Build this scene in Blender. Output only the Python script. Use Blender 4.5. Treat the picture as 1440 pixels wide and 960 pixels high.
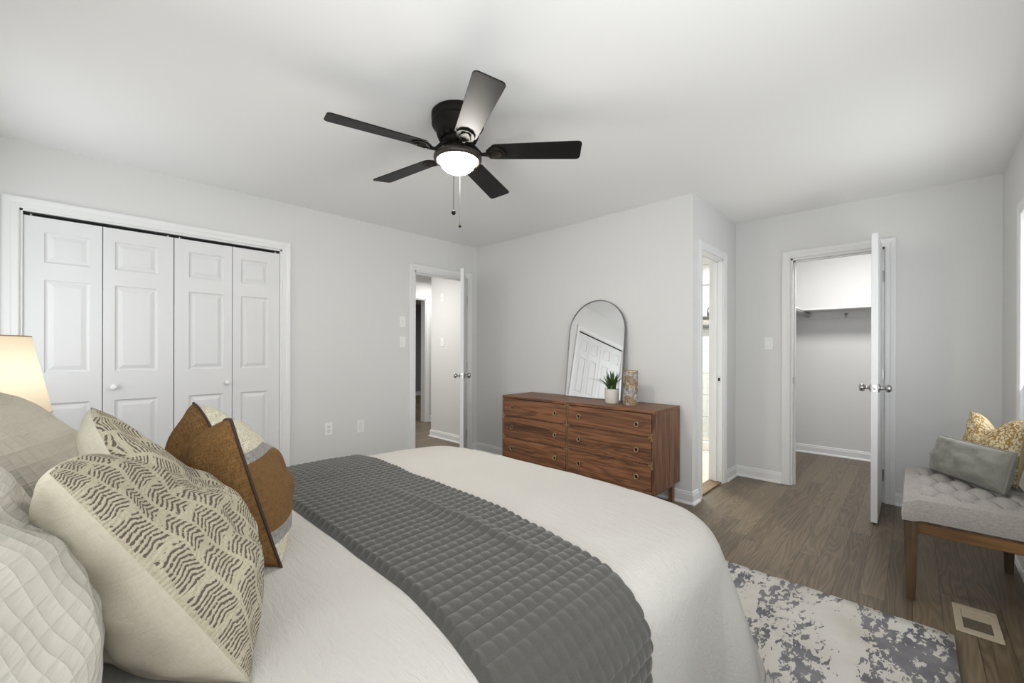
import bpy, bmesh, math, random
from mathutils import Vector, Matrix, noise
random.seed(7)
C = bpy.context.scene
for o in list(bpy.data.objects): bpy.data.objects.remove(o)
PI = math.pi
def V(*a): return Vector(a)

# ------------------------------------------------------------------ camera, sky, light, exposure
YAW = math.radians(43.926); ROLL = math.radians(-0.15); CAMZ = 1.201
rt = V(math.cos(YAW), math.sin(YAW), 0); fw = V(-math.sin(YAW), math.cos(YAW), 0); up = V(0, 0, 1)
r2 = rt*math.cos(ROLL) - up*math.sin(ROLL); u2 = rt*math.sin(ROLL) + up*math.cos(ROLL)
cam = bpy.data.cameras.new('camera'); cam_o = bpy.data.objects.new('camera', cam); C.collection.objects.link(cam_o)
cam.sensor_width = 36; cam.lens = 36*585.99/1440; cam.shift_y = 13.0/1440; cam.clip_start = .02
m = Matrix.Identity(4)
for i in range(3): m[i][0] = r2[i]; m[i][1] = u2[i]; m[i][2] = -fw[i]
m.translation = (0, 0, CAMZ); cam_o.matrix_world = m; C.camera = cam_o
C.view_settings.view_transform = 'Standard'; C.view_settings.look = 'None'
C.view_settings.gamma = 1; C.view_settings.use_curve_mapping = False
C.view_settings.exposure = 0.2
w = bpy.data.worlds.new('world'); C.world = w; w.use_nodes = True
w.node_tree.nodes['Background'].inputs[0].default_value = (.75, .85, 1, 1); w.node_tree.nodes['Background'].inputs[1].default_value = 1.0

def area(name, loc, direction, sx, sy, power, col=(1, 1, 1)):
    l = bpy.data.lights.new(name, 'AREA'); l.shape = 'RECTANGLE'; l.size = sx; l.size_y = sy; l.energy = power; l.color = col
    o = bpy.data.objects.new(name, l); C.collection.objects.link(o); o.location = loc
    o.rotation_euler = Vector(direction).to_track_quat('-Z', 'Y').to_euler(); return o
def point(name, loc, power, col, rad=.05):
    l = bpy.data.lights.new(name, 'POINT'); l.energy = power; l.color = col; l.shadow_soft_size = rad
    o = bpy.data.objects.new(name, l); C.collection.objects.link(o); o.location = loc; return o
# daylight through the windows of the head wall and the right wall (each lamp stands just outside its pane)
DAY = (1, .993, .99)
area('daylight_head_window', (-.28, -.56, 1.45), (0, 1, .35), 1.3, 1.3, 28, DAY)
area('daylight_head_window_far', (-3.15, -.56, 1.45), (0, 1, .35), .9, 1.3, 9, DAY)
area('daylight_right_window', (.56, 3.2, 1.4), (-1, 0, .3), .95, 1.15, 13, DAY)
area('daylight_right_window_near', (.56, .75, 1.4), (-1, 0, .4), 1.3, 1.2, 23, DAY)
# unseen ceiling lights of the neighbouring rooms; the room beyond gets an added one
area('hall_ceiling_light', (-4.6, 2.4, 2.36), (0, 0, -1), .3, .3, 25, (1, .98, .95))
area('corridor_ceiling_light', (-5.4, 4.1, 2.36), (0, 0, -1), .25, .25, 10, (1, .98, .95))
area('room_beyond_fill', (-7.8, 4.5, 2.38), (0, 0, -1), .4, .4, 22, (1, .98, .95))  # added to brighten the dark room; no lamp known there
area('walk_in_closet_ceiling_light', (-.2, 4.95, 2.38), (0, .15, -1), .3, .3, 20, (1, .99, .97))
area('bathroom_ceiling_light', (-2.3, 4.9, 2.38), (0, 0, -1), .6, .4, 55, (1, .98, .95))

# ------------------------------------------------------------------ dimensions
XL, YB, XC, YI, XR, H = -3.813, 3.339, -1.249, 4.4445, .445, 2.44
YH = -.46; WT = .115

# ------------------------------------------------------------------ material helper
class NT:
    def __init__(s, name):
        s.m = bpy.data.materials.new(name); s.m.use_nodes = True; s.t = s.m.node_tree; s.n = s.t.nodes
        s.b = s.n['Principled BSDF']
    def node(s, typ, **kw):
        n = s.n.new(typ)
        for k, v in kw.items(): setattr(n, k, v)
        return n
    def link(s, a, b): s.t.links.new(a, b)
    def inp(s, sock, v):
        if hasattr(v, 'is_linked') or hasattr(v, 'links'): s.link(v, sock)
        else: sock.default_value = v
    def math(s, op, a, b=None, c=None):
        n = s.node('ShaderNodeMath', operation=op); s.inp(n.inputs[0], a)
        if b is not None: s.inp(n.inputs[1], b)
        if c is not None: s.inp(n.inputs[2], c)
        return n.outputs[0]
    def coord(s, which='Object'): return s.node('ShaderNodeTexCoord').outputs[which]
    def sep(s, v):
        n = s.node('ShaderNodeSeparateXYZ'); s.link(v, n.inputs[0]); return n.outputs
    def comb(s, x, y, z):
        n = s.node('ShaderNodeCombineXYZ'); [s.inp(n.inputs[i], q) for i, q in enumerate((x, y, z))]; return n.outputs[0]
    def mapv(s, v, scale=(1, 1, 1), loc=(0, 0, 0)):
        n = s.node('ShaderNodeMapping'); s.link(v, n.inputs[0]); n.inputs['Scale'].default_value = scale; n.inputs['Location'].default_value = loc; return n.outputs[0]
    def noise(s, v, scale=5, detail=3, rough=.5, dist=0):
        n = s.node('ShaderNodeTexNoise'); s.link(v, n.inputs['Vector'])
        n.inputs['Scale'].default_value = scale; n.inputs['Detail'].default_value = detail; n.inputs['Roughness'].default_value = rough; n.inputs['Distortion'].default_value = dist
        return n.outputs[0]
    def white(s, v):
        n = s.node('ShaderNodeTexWhiteNoise', noise_dimensions='3D'); s.link(v, n.inputs['Vector']); return n.outputs[0]
    def voro(s, v, scale, feature='F1', out=0):
        n = s.node('ShaderNodeTexVoronoi', feature=feature); s.link(v, n.inputs['Vector']); n.inputs['Scale'].default_value = scale; return n.outputs[out]
    def ramp(s, f, stops, interp='LINEAR'):
        n = s.node('ShaderNodeValToRGB'); s.link(f, n.inputs[0]); cr = n.color_ramp; cr.interpolation = interp
        while len(cr.elements) < len(stops): cr.elements.new(.5)
        for e, (p, c) in zip(cr.elements, stops): e.position = p; e.color = (*c, 1) if len(c) == 3 else c
        return n.outputs[0]
    def mix(s, f, a, b, blend='MIX'):
        n = s.node('ShaderNodeMix', data_type='RGBA', blend_type=blend)
        s.inp(n.inputs[0], f)
        for k, v in ((6, a), (7, b)):
            if isinstance(v, tuple): n.inputs[k].default_value = (*v[:3], 1)
            else: s.link(v, n.inputs[k])
        return n.outputs[2]
    def bump(s, h, strength=.3, dist=.01):
        n = s.node('ShaderNodeBump'); s.link(h, n.inputs['Height']); n.inputs['Strength'].default_value = strength; n.inputs['Distance'].default_value = dist
        s.link(n.outputs[0], s.b.inputs['Normal']); return n
    def col(s, c): s.inp(s.b.inputs['Base Color'], (*c, 1) if isinstance(c, tuple) else c)
    def set(s, **kw):
        for k, v in kw.items(): s.inp(s.b.inputs[k.replace('_', ' ')], v)
        return s

def simple(name, col, rough=.6, metal=0, nscale=0, namp=.06, bump=0, bscale=200, sheen=0, spec=None):
    t = NT(name); co = t.coord()
    if nscale:
        n = t.noise(co, nscale, 3)
        t.col(t.mix(n, tuple(c*(1-namp) for c in col), tuple(min(1, c*(1+namp)) for c in col)))
    else: t.col(col)
    t.set(Roughness=rough, Metallic=metal)
    if spec is not None: t.b.inputs['Specular IOR Level'].default_value = spec
    if bump: t.bump(t.noise(co, bscale, 2), bump, .002)
    if sheen: t.b.inputs['Sheen Weight'].default_value = sheen
    return t.m

def wood(name, dark, light, axis, ring=9, rough=.45, fine=90, stretch=.09):
    t = NT(name); co = t.coord('Object')
    sc = [1, 1, 1]; sc['xyz'.index(axis)] = stretch
    v = t.mapv(co, tuple(sc))
    n = t.noise(v, ring, 3, .55, .6)
    rings = t.math('SINE', t.math('MULTIPLY', n, 42))
    sc2 = [1, 1, 1]; sc2['xyz'.index(axis)] = .015
    f = t.noise(t.mapv(co, tuple(sc2)), fine, 3, .6)
    big = t.noise(v, ring*.5, 2)
    k = t.math('ADD', t.math('MULTIPLY', rings, .13), t.math('ADD', t.math('MULTIPLY', f, .55), t.math('MULTIPLY', big, .45)))
    mid = tuple((a+b)/2 for a, b in zip(dark, light))
    t.col(t.ramp(k, [(.25, dark), (.5, mid), (.78, light)])); t.set(Roughness=rough)
    t.bump(f, .08, .002); return t.m

def floor_mat():
    t = NT('oak_floor'); x, y, z = t.sep(t.coord('Object')); W, L = .098, 1.35
    row = t.math('FLOOR', t.math('DIVIDE', x, W))
    off = t.math('MULTIPLY', t.white(t.comb(row, 3.3, 1.7)), L)
    yy = t.math('ADD', y, off); pid = t.math('FLOOR', t.math('DIVIDE', yy, L))
    rnd = t.white(t.comb(row, pid, .5)); rnd2 = t.white(t.comb(pid, row, 7.5))
    g = t.comb(t.math('ADD', t.math('MULTIPLY', x, 1.0), t.math('MULTIPLY', rnd, 40)), t.math('MULTIPLY', y, .085), t.math('MULTIPLY', rnd2, 30))
    n = t.noise(g, 8, 2.0, .45, .2)
    rings = t.math('SINE', t.math('MULTIPLY', n, 120))
    fine = t.noise(t.comb(x, t.math('MULTIPLY', y, .02), rnd), 130, 3, .6)
    k = t.math('ADD', t.math('MULTIPLY', t.math('POWER', t.math('ADD', t.math('MULTIPLY', rings, .5), .5), 1.6), .24), t.math('ADD', t.math('MULTIPLY', fine, .62), t.math('MULTIPLY', rnd, .30)))
    c = t.ramp(k, [(.12, (.048, .033, .019)), (.42, (.106, .077, .047)), (.62, (.150, .113, .072)), (.95, (.20, .153, .10))])
    fx = t.math('FRACT', t.math('DIVIDE', x, W)); fy = t.math('FRACT', t.math('DIVIDE', yy, L))
    ex = t.math('MINIMUM', fx, t.math('SUBTRACT', 1, fx)); ey = t.math('MINIMUM', fy, t.math('SUBTRACT', 1, fy))
    gap = t.math('MAXIMUM', t.math('LESS_THAN', ex, .014), t.math('LESS_THAN', ey, .0013))
    t.col(t.mix(t.math('MULTIPLY', gap, .75), c, (.022, .016, .011)))
    t.set(Roughness=t.math('ADD', .30, t.math('MULTIPLY', fine, .16)))
    t.b.inputs['Specular IOR Level'].default_value = .45
    t.bump(t.math('SUBTRACT', t.math('MULTIPLY', k, .5), gap), .12, .002); return t.m

def rug_mat():
    t = NT('rug_pile'); co = t.coord('Object')
    big = t.noise(t.mapv(co, (3.4, .9, 1)), 2.2, 2, .5)
    jag = t.noise(t.mapv(co, (17, 8, 1)), 2.2, 4, .68, .3)
    k = t.math('ADD', t.math('MULTIPLY', big, .56), t.math('MULTIPLY', jag, .62))
    mask = t.ramp(k, [(.612, (0, 0, 0)), (.622, (1, 1, 1))])
    tone = t.noise(t.mapv(co, (2, 1.5, 1)), 2.3, 3)
    cream = t.ramp(tone, [(.3, (.62, .605, .58)), (.5, (.57, .55, .51)), (.7, (.49, .46, .41))])
    warm = t.noise(co, 60, 2); cream = t.mix(t.math('MULTIPLY', warm, .18), cream, (.36, .33, .28))
    grey = t.ramp(t.noise(co, 7, 3), [(.35, (.135, .132, .145)), (.65, (.215, .21, .222))])
    t.col(t.mix(mask, cream, grey)); t.set(Roughness=.95); t.b.inputs['Specular IOR Level'].default_value = .15
    h = t.math('SUBTRACT', t.noise(co, 420, 2), t.math('MULTIPLY', mask, .9)); t.bump(h, .5, .004); return t.m

def knit_mat():     # columns of slanted strokes in staggered blocks, cream gaps between
    t = NT('chevron_knit'); uv = t.coord('UV'); u, v, _ = t.sep(uv); N = 10.0
    vb = t.math('ADD', t.math('MULTIPLY', u, N), t.math('MULTIPLY', t.math('SUBTRACT', t.noise(uv, 5, 2), .5), .35))
    fv = t.math('FRACT', vb); row = t.math('FLOOR', vb)
    yarn = t.noise(t.mapv(uv, (130, 100, 1)), 1, 2)
    wob = t.noise(uv, 14, 2)
    tri = t.math('ABSOLUTE', t.math('SUBTRACT', fv, .5))
    ph = t.math('ADD', t.math('MULTIPLY', v, 70), t.math('ADD', t.math('MULTIPLY', tri, 2.4), t.math('MULTIPLY', wob, 2.0)))
    st = t.math('SINE', t.math('MULTIPLY', ph, 2*PI))
    s = t.ramp(t.math('ADD', t.math('MULTIPLY', st, .5), t.math('MULTIPLY', t.math('SUBTRACT', yarn, .5), 2.4)), [(-.0, (0, 0, 0)), (.2, (1, 1, 1))])
    jit = t.white(t.comb(row, 4.4, 1.3))
    bl = t.math('FRACT', t.math('ADD', t.math('MULTIPLY', v, 7.5), t.math('ADD', t.math('MULTIPLY', row, .5), t.math('MULTIPLY', jit, .25))))
    blk = t.math('LESS_THAN', t.math('ADD', bl, t.math('MULTIPLY', t.math('SUBTRACT', t.noise(t.mapv(uv, (60, 60, 1)), 1, 2), .5), .25)), .84)
    ed = t.math('MINIMUM', fv, t.math('SUBTRACT', 1, fv))
    band = t.math('GREATER_THAN', t.math('ADD', ed, t.math('MULTIPLY', t.math('SUBTRACT', yarn, .5), .12)), .075)
    mk = t.math('MULTIPLY', t.math('MULTIPLY', s, blk), band)
    cream = t.mix(yarn, (.26, .235, .17), (.43, .395, .30)); dk = t.mix(yarn, (.045, .037, .028), (.13, .108, .085))
    t.col(t.mix(mk, cream, dk)); t.set(Roughness=.95); t.b.inputs['Specular IOR Level'].default_value = .1
    t.bump(t.math('ADD', yarn, t.math('MULTIPLY', st, .2)), .6, .004); return t.m

def stripe_mat():   # broad bands across the cushion: cream, grey, brown, grey, cream
    t = NT('striped_linen'); u, v, _ = t.sep(t.coord('UV'))
    wv = t.noise(t.mapv(t.coord('UV'), (200, 30, 1)), 1, 2); wv2 = t.noise(t.mapv(t.coord('UV'), (30, 200, 1)), 1, 2)
    wv = t.math('MULTIPLY', t.math('ADD', wv, wv2), .5)
    cr, gr, br = (.56, .52, .41), (.27, .26, .25), (.155, .082, .030)
    c = t.ramp(v, [(0, cr), (.225, gr), (.30, br), (.645, gr), (.705, cr)], 'CONSTANT')
    t.col(t.mix(t.ramp(wv, [(.38, (0, 0, 0)), (.66, (.62, .62, .62))]), c, (.05, .032, .018))); t.set(Roughness=.9); t.b.inputs['Specular IOR Level'].default_value = .15
    t.bump(wv, .3, .002); return t.m

def weave(name, a, b, su=300, rough=.9, sheen=0, wr=0):
    t = NT(name); uv = t.coord('UV')
    n1 = t.noise(t.mapv(uv, (su, su*.14, 1)), 1, 2); n2 = t.noise(t.mapv(uv, (su*.14, su, 1)), 1, 2)
    n = t.math('MULTIPLY', t.math('ADD', n1, n2), .5)
    t.col(t.mix(t.ramp(n, [(.35, (0, 0, 0)), (.65, (1, 1, 1))]), a, b)); t.set(Roughness=rough); t.b.inputs['Specular IOR Level'].default_value = .15
    if sheen: t.b.inputs['Sheen Weight'].default_value = sheen
    h = n
    if wr: h = t.math('ADD', t.math('MULTIPLY', n, .12), t.math('MULTIPLY', t.noise(t.mapv(uv, (3, 14, 1)), 2.0, 3, .5, .8), wr))
    t.bump(h, .35, .006 if wr else .002); return t.m

def quilt_mat(name, a, k=17, asp=.657):
    t = NT(name); u, v, _ = t.sep(t.coord('UV')); v = t.math('MULTIPLY', v, asp)
    h = None
    su = t.math('ABSOLUTE', t.math('SINE', t.math('MULTIPLY', t.math('ADD', u, t.math('MULTIPLY', v, .25)), k*PI)))
    sv = t.math('ABSOLUTE', t.math('SINE', t.math('MULTIPLY', t.math('ADD', v, t.math('MULTIPLY', u, -.12)), k*PI)))
    h = t.math('POWER', t.math('MULTIPLY', su, sv), .38)
    n = t.noise(t.coord('UV'), 6, 3)
    t.col(t.mix(n, tuple(c*.95 for c in a), a)); t.set(Roughness=.9); t.b.inputs['Specular IOR Level'].default_value = .12
    t.bump(t.math('ADD', h, t.math('MULTIPLY', t.noise(t.mapv(t.coord('UV'), (4, 30, 1)), 3, 2), .9)), .42, .008); return t.m

def floral_mat():
    t = NT('floral_print'); uv = t.coord('UV')
    d = t.noise(uv, 13, 3, .55, 2.2); vo = t.voro(uv, 4.5); vo2 = t.voro(t.mapv(uv, (1, 1, 1), (.3, .7, 0)), 22, 'DISTANCE_TO_EDGE')
    gold, cream = (.30, .185, .06), (.58, .50, .345)
    leaf = t.ramp(t.math('ADD', t.math('MULTIPLY', d, .8), t.math('MULTIPLY', vo2, .9)), [(.47, (0, 0, 0)), (.52, (1, 1, 1))])
    c = t.mix(leaf, gold, cream)
    flower = t.ramp(t.math('ADD', vo, t.math('MULTIPLY', t.noise(uv, 24, 2), .25)), [(.30, (1, 1, 1)), (.34, (0, 0, 0))])
    t.col(t.mix(t.math('MULTIPLY', flower, .85), c, (.68, .64, .53))); t.set(Roughness=.9); t.b.inputs['Specular IOR Level'].default_value = .12; return t.m

def velvet_mat():
    t = NT('grey_green_velvet'); uv = t.coord('UV')
    n = t.noise(t.mapv(uv, (3, 1.6, 1)), 2.2, 3, .5, .5)
    t.col(t.ramp(n, [(.3, (.17, .175, .155)), (.5, (.21, .21, .185)), (.7, (.25, .248, .22))]))
    t.set(Roughness=.75); t.b.inputs['Sheen Weight'].default_value = .35; t.b.inputs['Sheen Roughness'].default_value = .4; t.b.inputs['Specular IOR Level'].default_value = .2
    t.bump(t.noise(t.mapv(uv, (12, 3, 1)), 1.5, 2, .5, 1), .3, .01); return t.m

def tile_mat(name, base, grout, sw, sh, axes, veins=.0, rough=.25):
    t = NT(name); xyz = t.sep(t.coord('Object')); a = xyz['xyz'.index(axes[0])]; b = xyz['xyz'.index(axes[1])]
    bt = t.node('ShaderNodeTexBrick'); t.link(t.comb(a, b, 0), bt.inputs['Vector'])
    bt.inputs['Color1'].default_value = (*base, 1); bt.inputs['Color2'].default_value = (*[c*.95 for c in base], 1); bt.inputs['Mortar'].default_value = (*grout, 1)
    bt.inputs['Scale'].default_value = 1; bt.inputs['Brick Width'].default_value = sw; bt.inputs['Row Height'].default_value = sh; bt.inputs['Mortar Size'].default_value = .004
    c = bt.outputs[0]
    if veins:
        n = t.noise(t.coord('Object'), 3, 5, .6, 1.5); vn = t.ramp(n, [(.47, (0, 0, 0)), (.5, (1, 1, 1)), (.53, (0, 0, 0))])
        c = t.mix(t.math('MULTIPLY', vn, veins), c, (.35, .35, .37))
    t.col(c); t.set(Roughness=rough); return t.m

def canister_mat():
    t = NT('swirled_mosaic_paper'); co = t.coord('Object')
    x, y, z = t.sep(co)
    ang = t.math('ARCTAN2', y, x); v = t.comb(t.math('MULTIPLY', ang, .065), 0, z)
    sw = t.noise(v, 34, 3, .55, 2.6); zone = t.noise(v, 13, 1); band = t.noise(t.comb(0, 0, t.math('MULTIPLY', z, 2.2)), 13, 0)
    pal1 = t.ramp(sw, [(.30, (.05, .03, .015)), (.42, (.20, .12, .05)), (.5, (.36, .29, .19)), (.58, (.08, .05, .025)), (.68, (.26, .18, .09))])
    pal2 = t.ramp(sw, [(.30, (.06, .055, .06)), (.42, (.34, .33, .34)), (.5, (.50, .48, .46)), (.58, (.055, .05, .055)), (.68, (.27, .27, .30))])
    c = t.mix(t.ramp(zone, [(.47, (0, 0, 0)), (.50, (1, 1, 1))]), pal1, pal2)
    t.col(c); t.set(Roughness=.35); return t.m

def shade_mat():
    t = NT('linen_lamp_shade'); n = t.n
    co = t.coord('Object'); x, y, z = t.sep(co); ang = t.math('ARCTAN2', y, x)
    v = t.comb(ang, z, 0); a = t.noise(t.mapv(v, (12, 500, 1)), 1, 2); b = t.noise(t.mapv(v, (90, 25, 1)), 1, 2)
    wv = t.math('MULTIPLY', t.math('ADD', a, b), .5)
    c = t.mix(wv, (.46, .42, .345), (.60, .55, .46))
    d = t.node('ShaderNodeBsdfDiffuse'); tr = t.node('ShaderNodeBsdfTranslucent'); mx = t.node('ShaderNodeMixShader')
    t.link(c, d.inputs[0]); t.link(c, tr.inputs[0]); mx.inputs[0].default_value = .55
    t.link(d.outputs[0], mx.inputs[1]); t.link(tr.outputs[0], mx.inputs[2]); t.link(mx.outputs[0], n['Material Output'].inputs[0]); return t.m

def emit_mat(name, col, strength):
    t = NT(name); t.col((.9, .88, .84)); t.b.inputs['Emission Color'].default_value = (*col, 1); t.b.inputs['Emission Strength'].default_value = strength; t.set(Roughness=.3); return t.m

def glass_mat():
    t = NT('clear_glass'); g = t.node('ShaderNodeBsdfGlossy'); tr = t.node('ShaderNodeBsdfTransparent'); mx = t.node('ShaderNodeMixShader')
    g.inputs['Roughness'].default_value = .02; tr.inputs[0].default_value = (.96, .98, .97, 1); mx.inputs[0].default_value = .06
    t.link(tr.outputs[0], mx.inputs[1]); t.link(g.outputs[0], mx.inputs[2]); t.link(mx.outputs[0], t.n['Material Output'].inputs[0]); return t.m

M = {}
M['wall'] = simple('wall_paint', (.69, .687, .678), .75, bump=.05, bscale=350, spec=.2)
M['ceiling'] = simple('ceiling_paint', (.86, .86, .855), .85, bump=.05, bscale=250, spec=.1)
M['trim'] = simple('white_trim_paint', (.76, .76, .76), .35, spec=.35)
M['door'] = simple('white_door_paint', (.70, .70, .705), .42, spec=.35)
M['dark'] = simple('dark_recess', (.012, .012, .013), .9)
M['closet'] = simple('closet_shade', (.10, .10, .10), .9)  # dark grey: shade of the unlit closet inside put into the wall colour
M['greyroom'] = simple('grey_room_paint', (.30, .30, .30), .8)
M['floor'] = floor_mat()
M['thresh'] = wood('threshold_oak', (.10, .06, .03), (.26, .17, .09), 'y')
M['bathfloor'] = tile_mat('beige_floor_tile', (.78, .70, .57), (.42, .36, .28), .45, .30, 'xy')
M['marble'] = tile_mat('marble_wall_tile', (.80, .80, .79), (.38, .38, .38), .61, .30, 'xz', .30)
M['white'] = simple('white_plastic', (.82, .82, .81), .35)
M['chrome'] = simple('satin_nickel', (.42, .41, .40), .28, 1)
M['steel'] = simple('brushed_chrome', (.62, .62, .62), .25, 1)
M['dkmetal'] = simple('dark_nickel', (.10, .10, .10), .3, 1)
M['bronze'] = simple('oil_rubbed_bronze', (.012, .010, .008), .55, .1, nscale=40, namp=.4, spec=.12)
M['blade'] = simple('satin_black_blade', (.006, .0058, .0055), .5, nscale=30, namp=.2, spec=.24)
M['ringm'] = simple('warm_bronze', (.05, .042, .036), .4, .7)
M['bowl'] = emit_mat('frosted_bowl_glass', (1, .95, .87), 150.0)
M['brass'] = simple('antique_brass', (.46, .35, .19), .35, .9, nscale=60, namp=.2)
M['walnutx'] = wood('walnut_along_front', (.050, .018, .008), (.30, .128, .058), 'x', 11)
M['walnutz'] = wood('walnut_side', (.055, .022, .011), (.26, .125, .065), 'z')
M['seam'] = simple('dark_gap', (.015, .008, .005), .9)
M['mirror'] = simple('silvered_glass', (.93, .93, .93), .0, 1)
M['mframe'] = simple('grey_metal_frame', (.20, .20, .20), .4, .7)
M['pot'] = simple('speckled_ceramic', (.60, .575, .53), .7, nscale=90, namp=.14)
M['soil'] = simple('potting_soil', (.03, .02, .012), .95)
M['leaf'] = simple('plant_leaf', (.035, .085, .018), .5, nscale=30, namp=.5)
M['leaf2'] = simple('young_plant_leaf', (.11, .19, .045), .5, nscale=30, namp=.4)
M['canister'] = canister_mat()
M['gold'] = simple('gold_rim', (.40, .28, .12), .3, .9)
M['rug'] = rug_mat()
M['knit'] = knit_mat()
M['stripe'] = stripe_mat()
M['brown'] = weave('brown_linen', (.075, .038, .013), (.185, .100, .036), 200)
M['browntrim'] = simple('dark_brown_piping', (.03, .015, .008), .8)
M['cream'] = weave('cream_cotton', (.41, .38, .30), (.46, .425, .345), 300, wr=.8)
M['sham'] = quilt_mat('quilted_sham_cotton', (.45, .43, .38), 33)
M['shamfar'] = quilt_mat('quilted_sham_cotton_far', (.44, .41, .345), 24)
M['floral'] = floral_mat()
M['floralback'] = weave('tan_cushion_back', (.42, .34, .20), (.52, .43, .27), 240)
M['velvet'] = velvet_mat()
M['comforter'] = None
M['runner'] = None
M['bench'] = None
M['shade'] = shade_mat()
M['benchwood'] = wood('stained_pine', (.075, .032, .009), (.25, .118, .034), 'x', 6)
M['benchwoodz'] = wood('stained_pine_leg', (.045, .026, .012), (.125, .075, .036), 'z', 8)
M['vent'] = simple('beige_register_paint', (.47, .405, .30), .5)
M['glass'] = glass_mat()
M['louvre'] = simple('register_louvre_shade', (.20, .165, .11), .5)  # register beige darkened: shade of the openings put into the slat colour
M['towel'] = weave('folded_towel', (.20, .19, .16), (.45, .43, .38), 60)
M['basewood'] = wood('nightstand_oak', (.10, .055, .028), (.28, .17, .09), 'x')
M['ceramic'] = simple('lamp_ceramic', (.5, .48, .44), .35)
M['mattress'] = simple('mattress_ticking', (.7, .68, .64), .9)
M['headboard'] = simple('upholstered_headboard_fabric', (.36, .33, .29), .95)

def cloth_world(name, a, wr=.5, sc=(5, 22, 22), fine=.25):
    t = NT(name); co = t.coord('Object')
    n = t.noise(t.mapv(co, sc), 2.2, 4, .55, 1.2); f = t.noise(t.mapv(co, (90, 420, 420)), 1, 2)
    big = t.noise(co, 3, 2)
    t.col(t.mix(big, tuple(c*.965 for c in a), a)); t.set(Roughness=.95); t.b.inputs['Specular IOR Level'].default_value = .1
    t.bump(t.math('ADD', t.math('MULTIPLY', n, wr), t.math('MULTIPLY', f, fine)), .45, .008); return t.m
M['comforter'] = cloth_world('washed_comforter_cotton', (.44, .422, .397), 1.0)
def runner_mat():
    t = NT('charcoal_quilt'); co = t.coord('Object')
    n = t.noise(co, 300, 2); b = t.noise(co, 3, 2)
    t.col(t.mix(n, (.036, .0345, .030), (.072, .069, .061))); t.set(Roughness=.85); t.b.inputs['Specular IOR Level'].default_value = .2
    t.b.inputs['Sheen Weight'].default_value = .25; t.bump(n, .2, .002); return t.m
M['runner'] = runner_mat()
def benchfab():
    t = NT('grey_bench_linen'); co = t.coord('Object')
    a = t.noise(t.mapv(co, (600, 120, 600)), 1, 2); b = t.noise(t.mapv(co, (120, 600, 200)), 1, 2)
    n = t.math('MULTIPLY', t.math('ADD', a, b), .5)
    t.col(t.mix(t.ramp(n, [(.36, (0, 0, 0)), (.64, (1, 1, 1))]), (.27, .25, .235), (.41, .385, .365))); t.set(Roughness=.95); t.b.inputs['Specular IOR Level'].default_value = .1
    t.bump(n, .25, .002); return t.m
M['bench'] = benchfab()

# ------------------------------------------------------------------ object helpers
def wloc(o):
    v = Vector((0, 0, 0))
    while o: v += o.location; o = o.parent
    return v
def obj(name, bm, mat, parent=None, smooth=False, bevel=0, local=False, seg=2, sub=0, origin=None):
    base = wloc(parent) if (parent and not local) else V(0, 0, 0)
    if origin is not None: base = Vector(origin)
    if base.length: bmesh.ops.translate(bm, verts=bm.verts, vec=-base)
    bmesh.ops.recalc_face_normals(bm, faces=bm.faces)
    me = bpy.data.meshes.new(name); bm.to_mesh(me); bm.free()
    me.materials.append(mat)
    o = bpy.data.objects.new(name, me); C.collection.objects.link(o)
    if origin is not None: o.location = base
    if parent: o.parent = parent
    if smooth:
        for p in me.polygons: p.use_smooth = True
    if bevel:
        md = o.modifiers.new('bevel', 'BEVEL'); md.width = bevel; md.segments = seg; md.limit_method = 'ANGLE'; md.angle_limit = math.radians(40)
        for p in me.polygons: p.use_smooth = True
        md.harden_normals = True
    if sub:
        md = o.modifiers.new('sub', 'SUBSURF'); md.levels = sub; md.render_levels = sub
    return o
def tag(o, label=None, cat=None, group=None, kind=None):
    if label: o['label'] = label
    if cat: o['category'] = cat
    if group: o['group'] = group
    if kind: o['kind'] = kind
    return o
def thing(name, label, cat, loc=(0, 0, 0), group=None, kind=None):
    o = bpy.data.objects.new(name, None); C.collection.objects.link(o); o.location = loc; o.empty_display_size = .1
    return tag(o, label, cat, group, kind)
def struct(name, bm, mat, label=None, cat=None, **k):
    return tag(obj(name, bm, mat, **k), label, cat, kind='structure')
def B(): return bmesh.new()
def box(bm, x0, x1, y0, y1, z0, z1):
    r = bmesh.ops.create_cube(bm, size=1)
    bmesh.ops.scale(bm, verts=r['verts'], vec=(x1-x0, y1-y0, z1-z0))
    bmesh.ops.translate(bm, verts=r['verts'], vec=((x0+x1)/2, (y0+y1)/2, (z0+z1)/2)); return r['verts']
def bxs(*bs):
    bm = B()
    for b in bs: box(bm, *b)
    return bm
def lathe(bm, prof, c=(0, 0, 0), n=40, axis='z', cap=True):
    c = Vector(c); rings = []
    def P(r, h, a):
        x, y = r*math.cos(a), r*math.sin(a)
        return c + (V(x, y, h) if axis == 'z' else V(h, x, y) if axis == 'x' else V(x, h, y))
    for r, h in prof:
        if r < 1e-6: rings.append([bm.verts.new(P(0, h, 0))])
        else: rings.append([bm.verts.new(P(r, h, 2*PI*i/n)) for i in range(n)])
    for a, b in zip(rings, rings[1:]):
        for i in range(n):
            j = (i+1) % n
            vs = [a[i % len(a)], a[j % len(a)], b[j % len(b)], b[i % len(b)]]
            u = []
            for q in vs:
                if q not in u: u.append(q)
            if len(u) > 2: bm.faces.new(u)
    if cap:
        for rg in (rings[0], rings[-1]):
            if len(rg) > 2:
                try: bm.faces.new(rg)
                except ValueError: pass
    return bm
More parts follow.
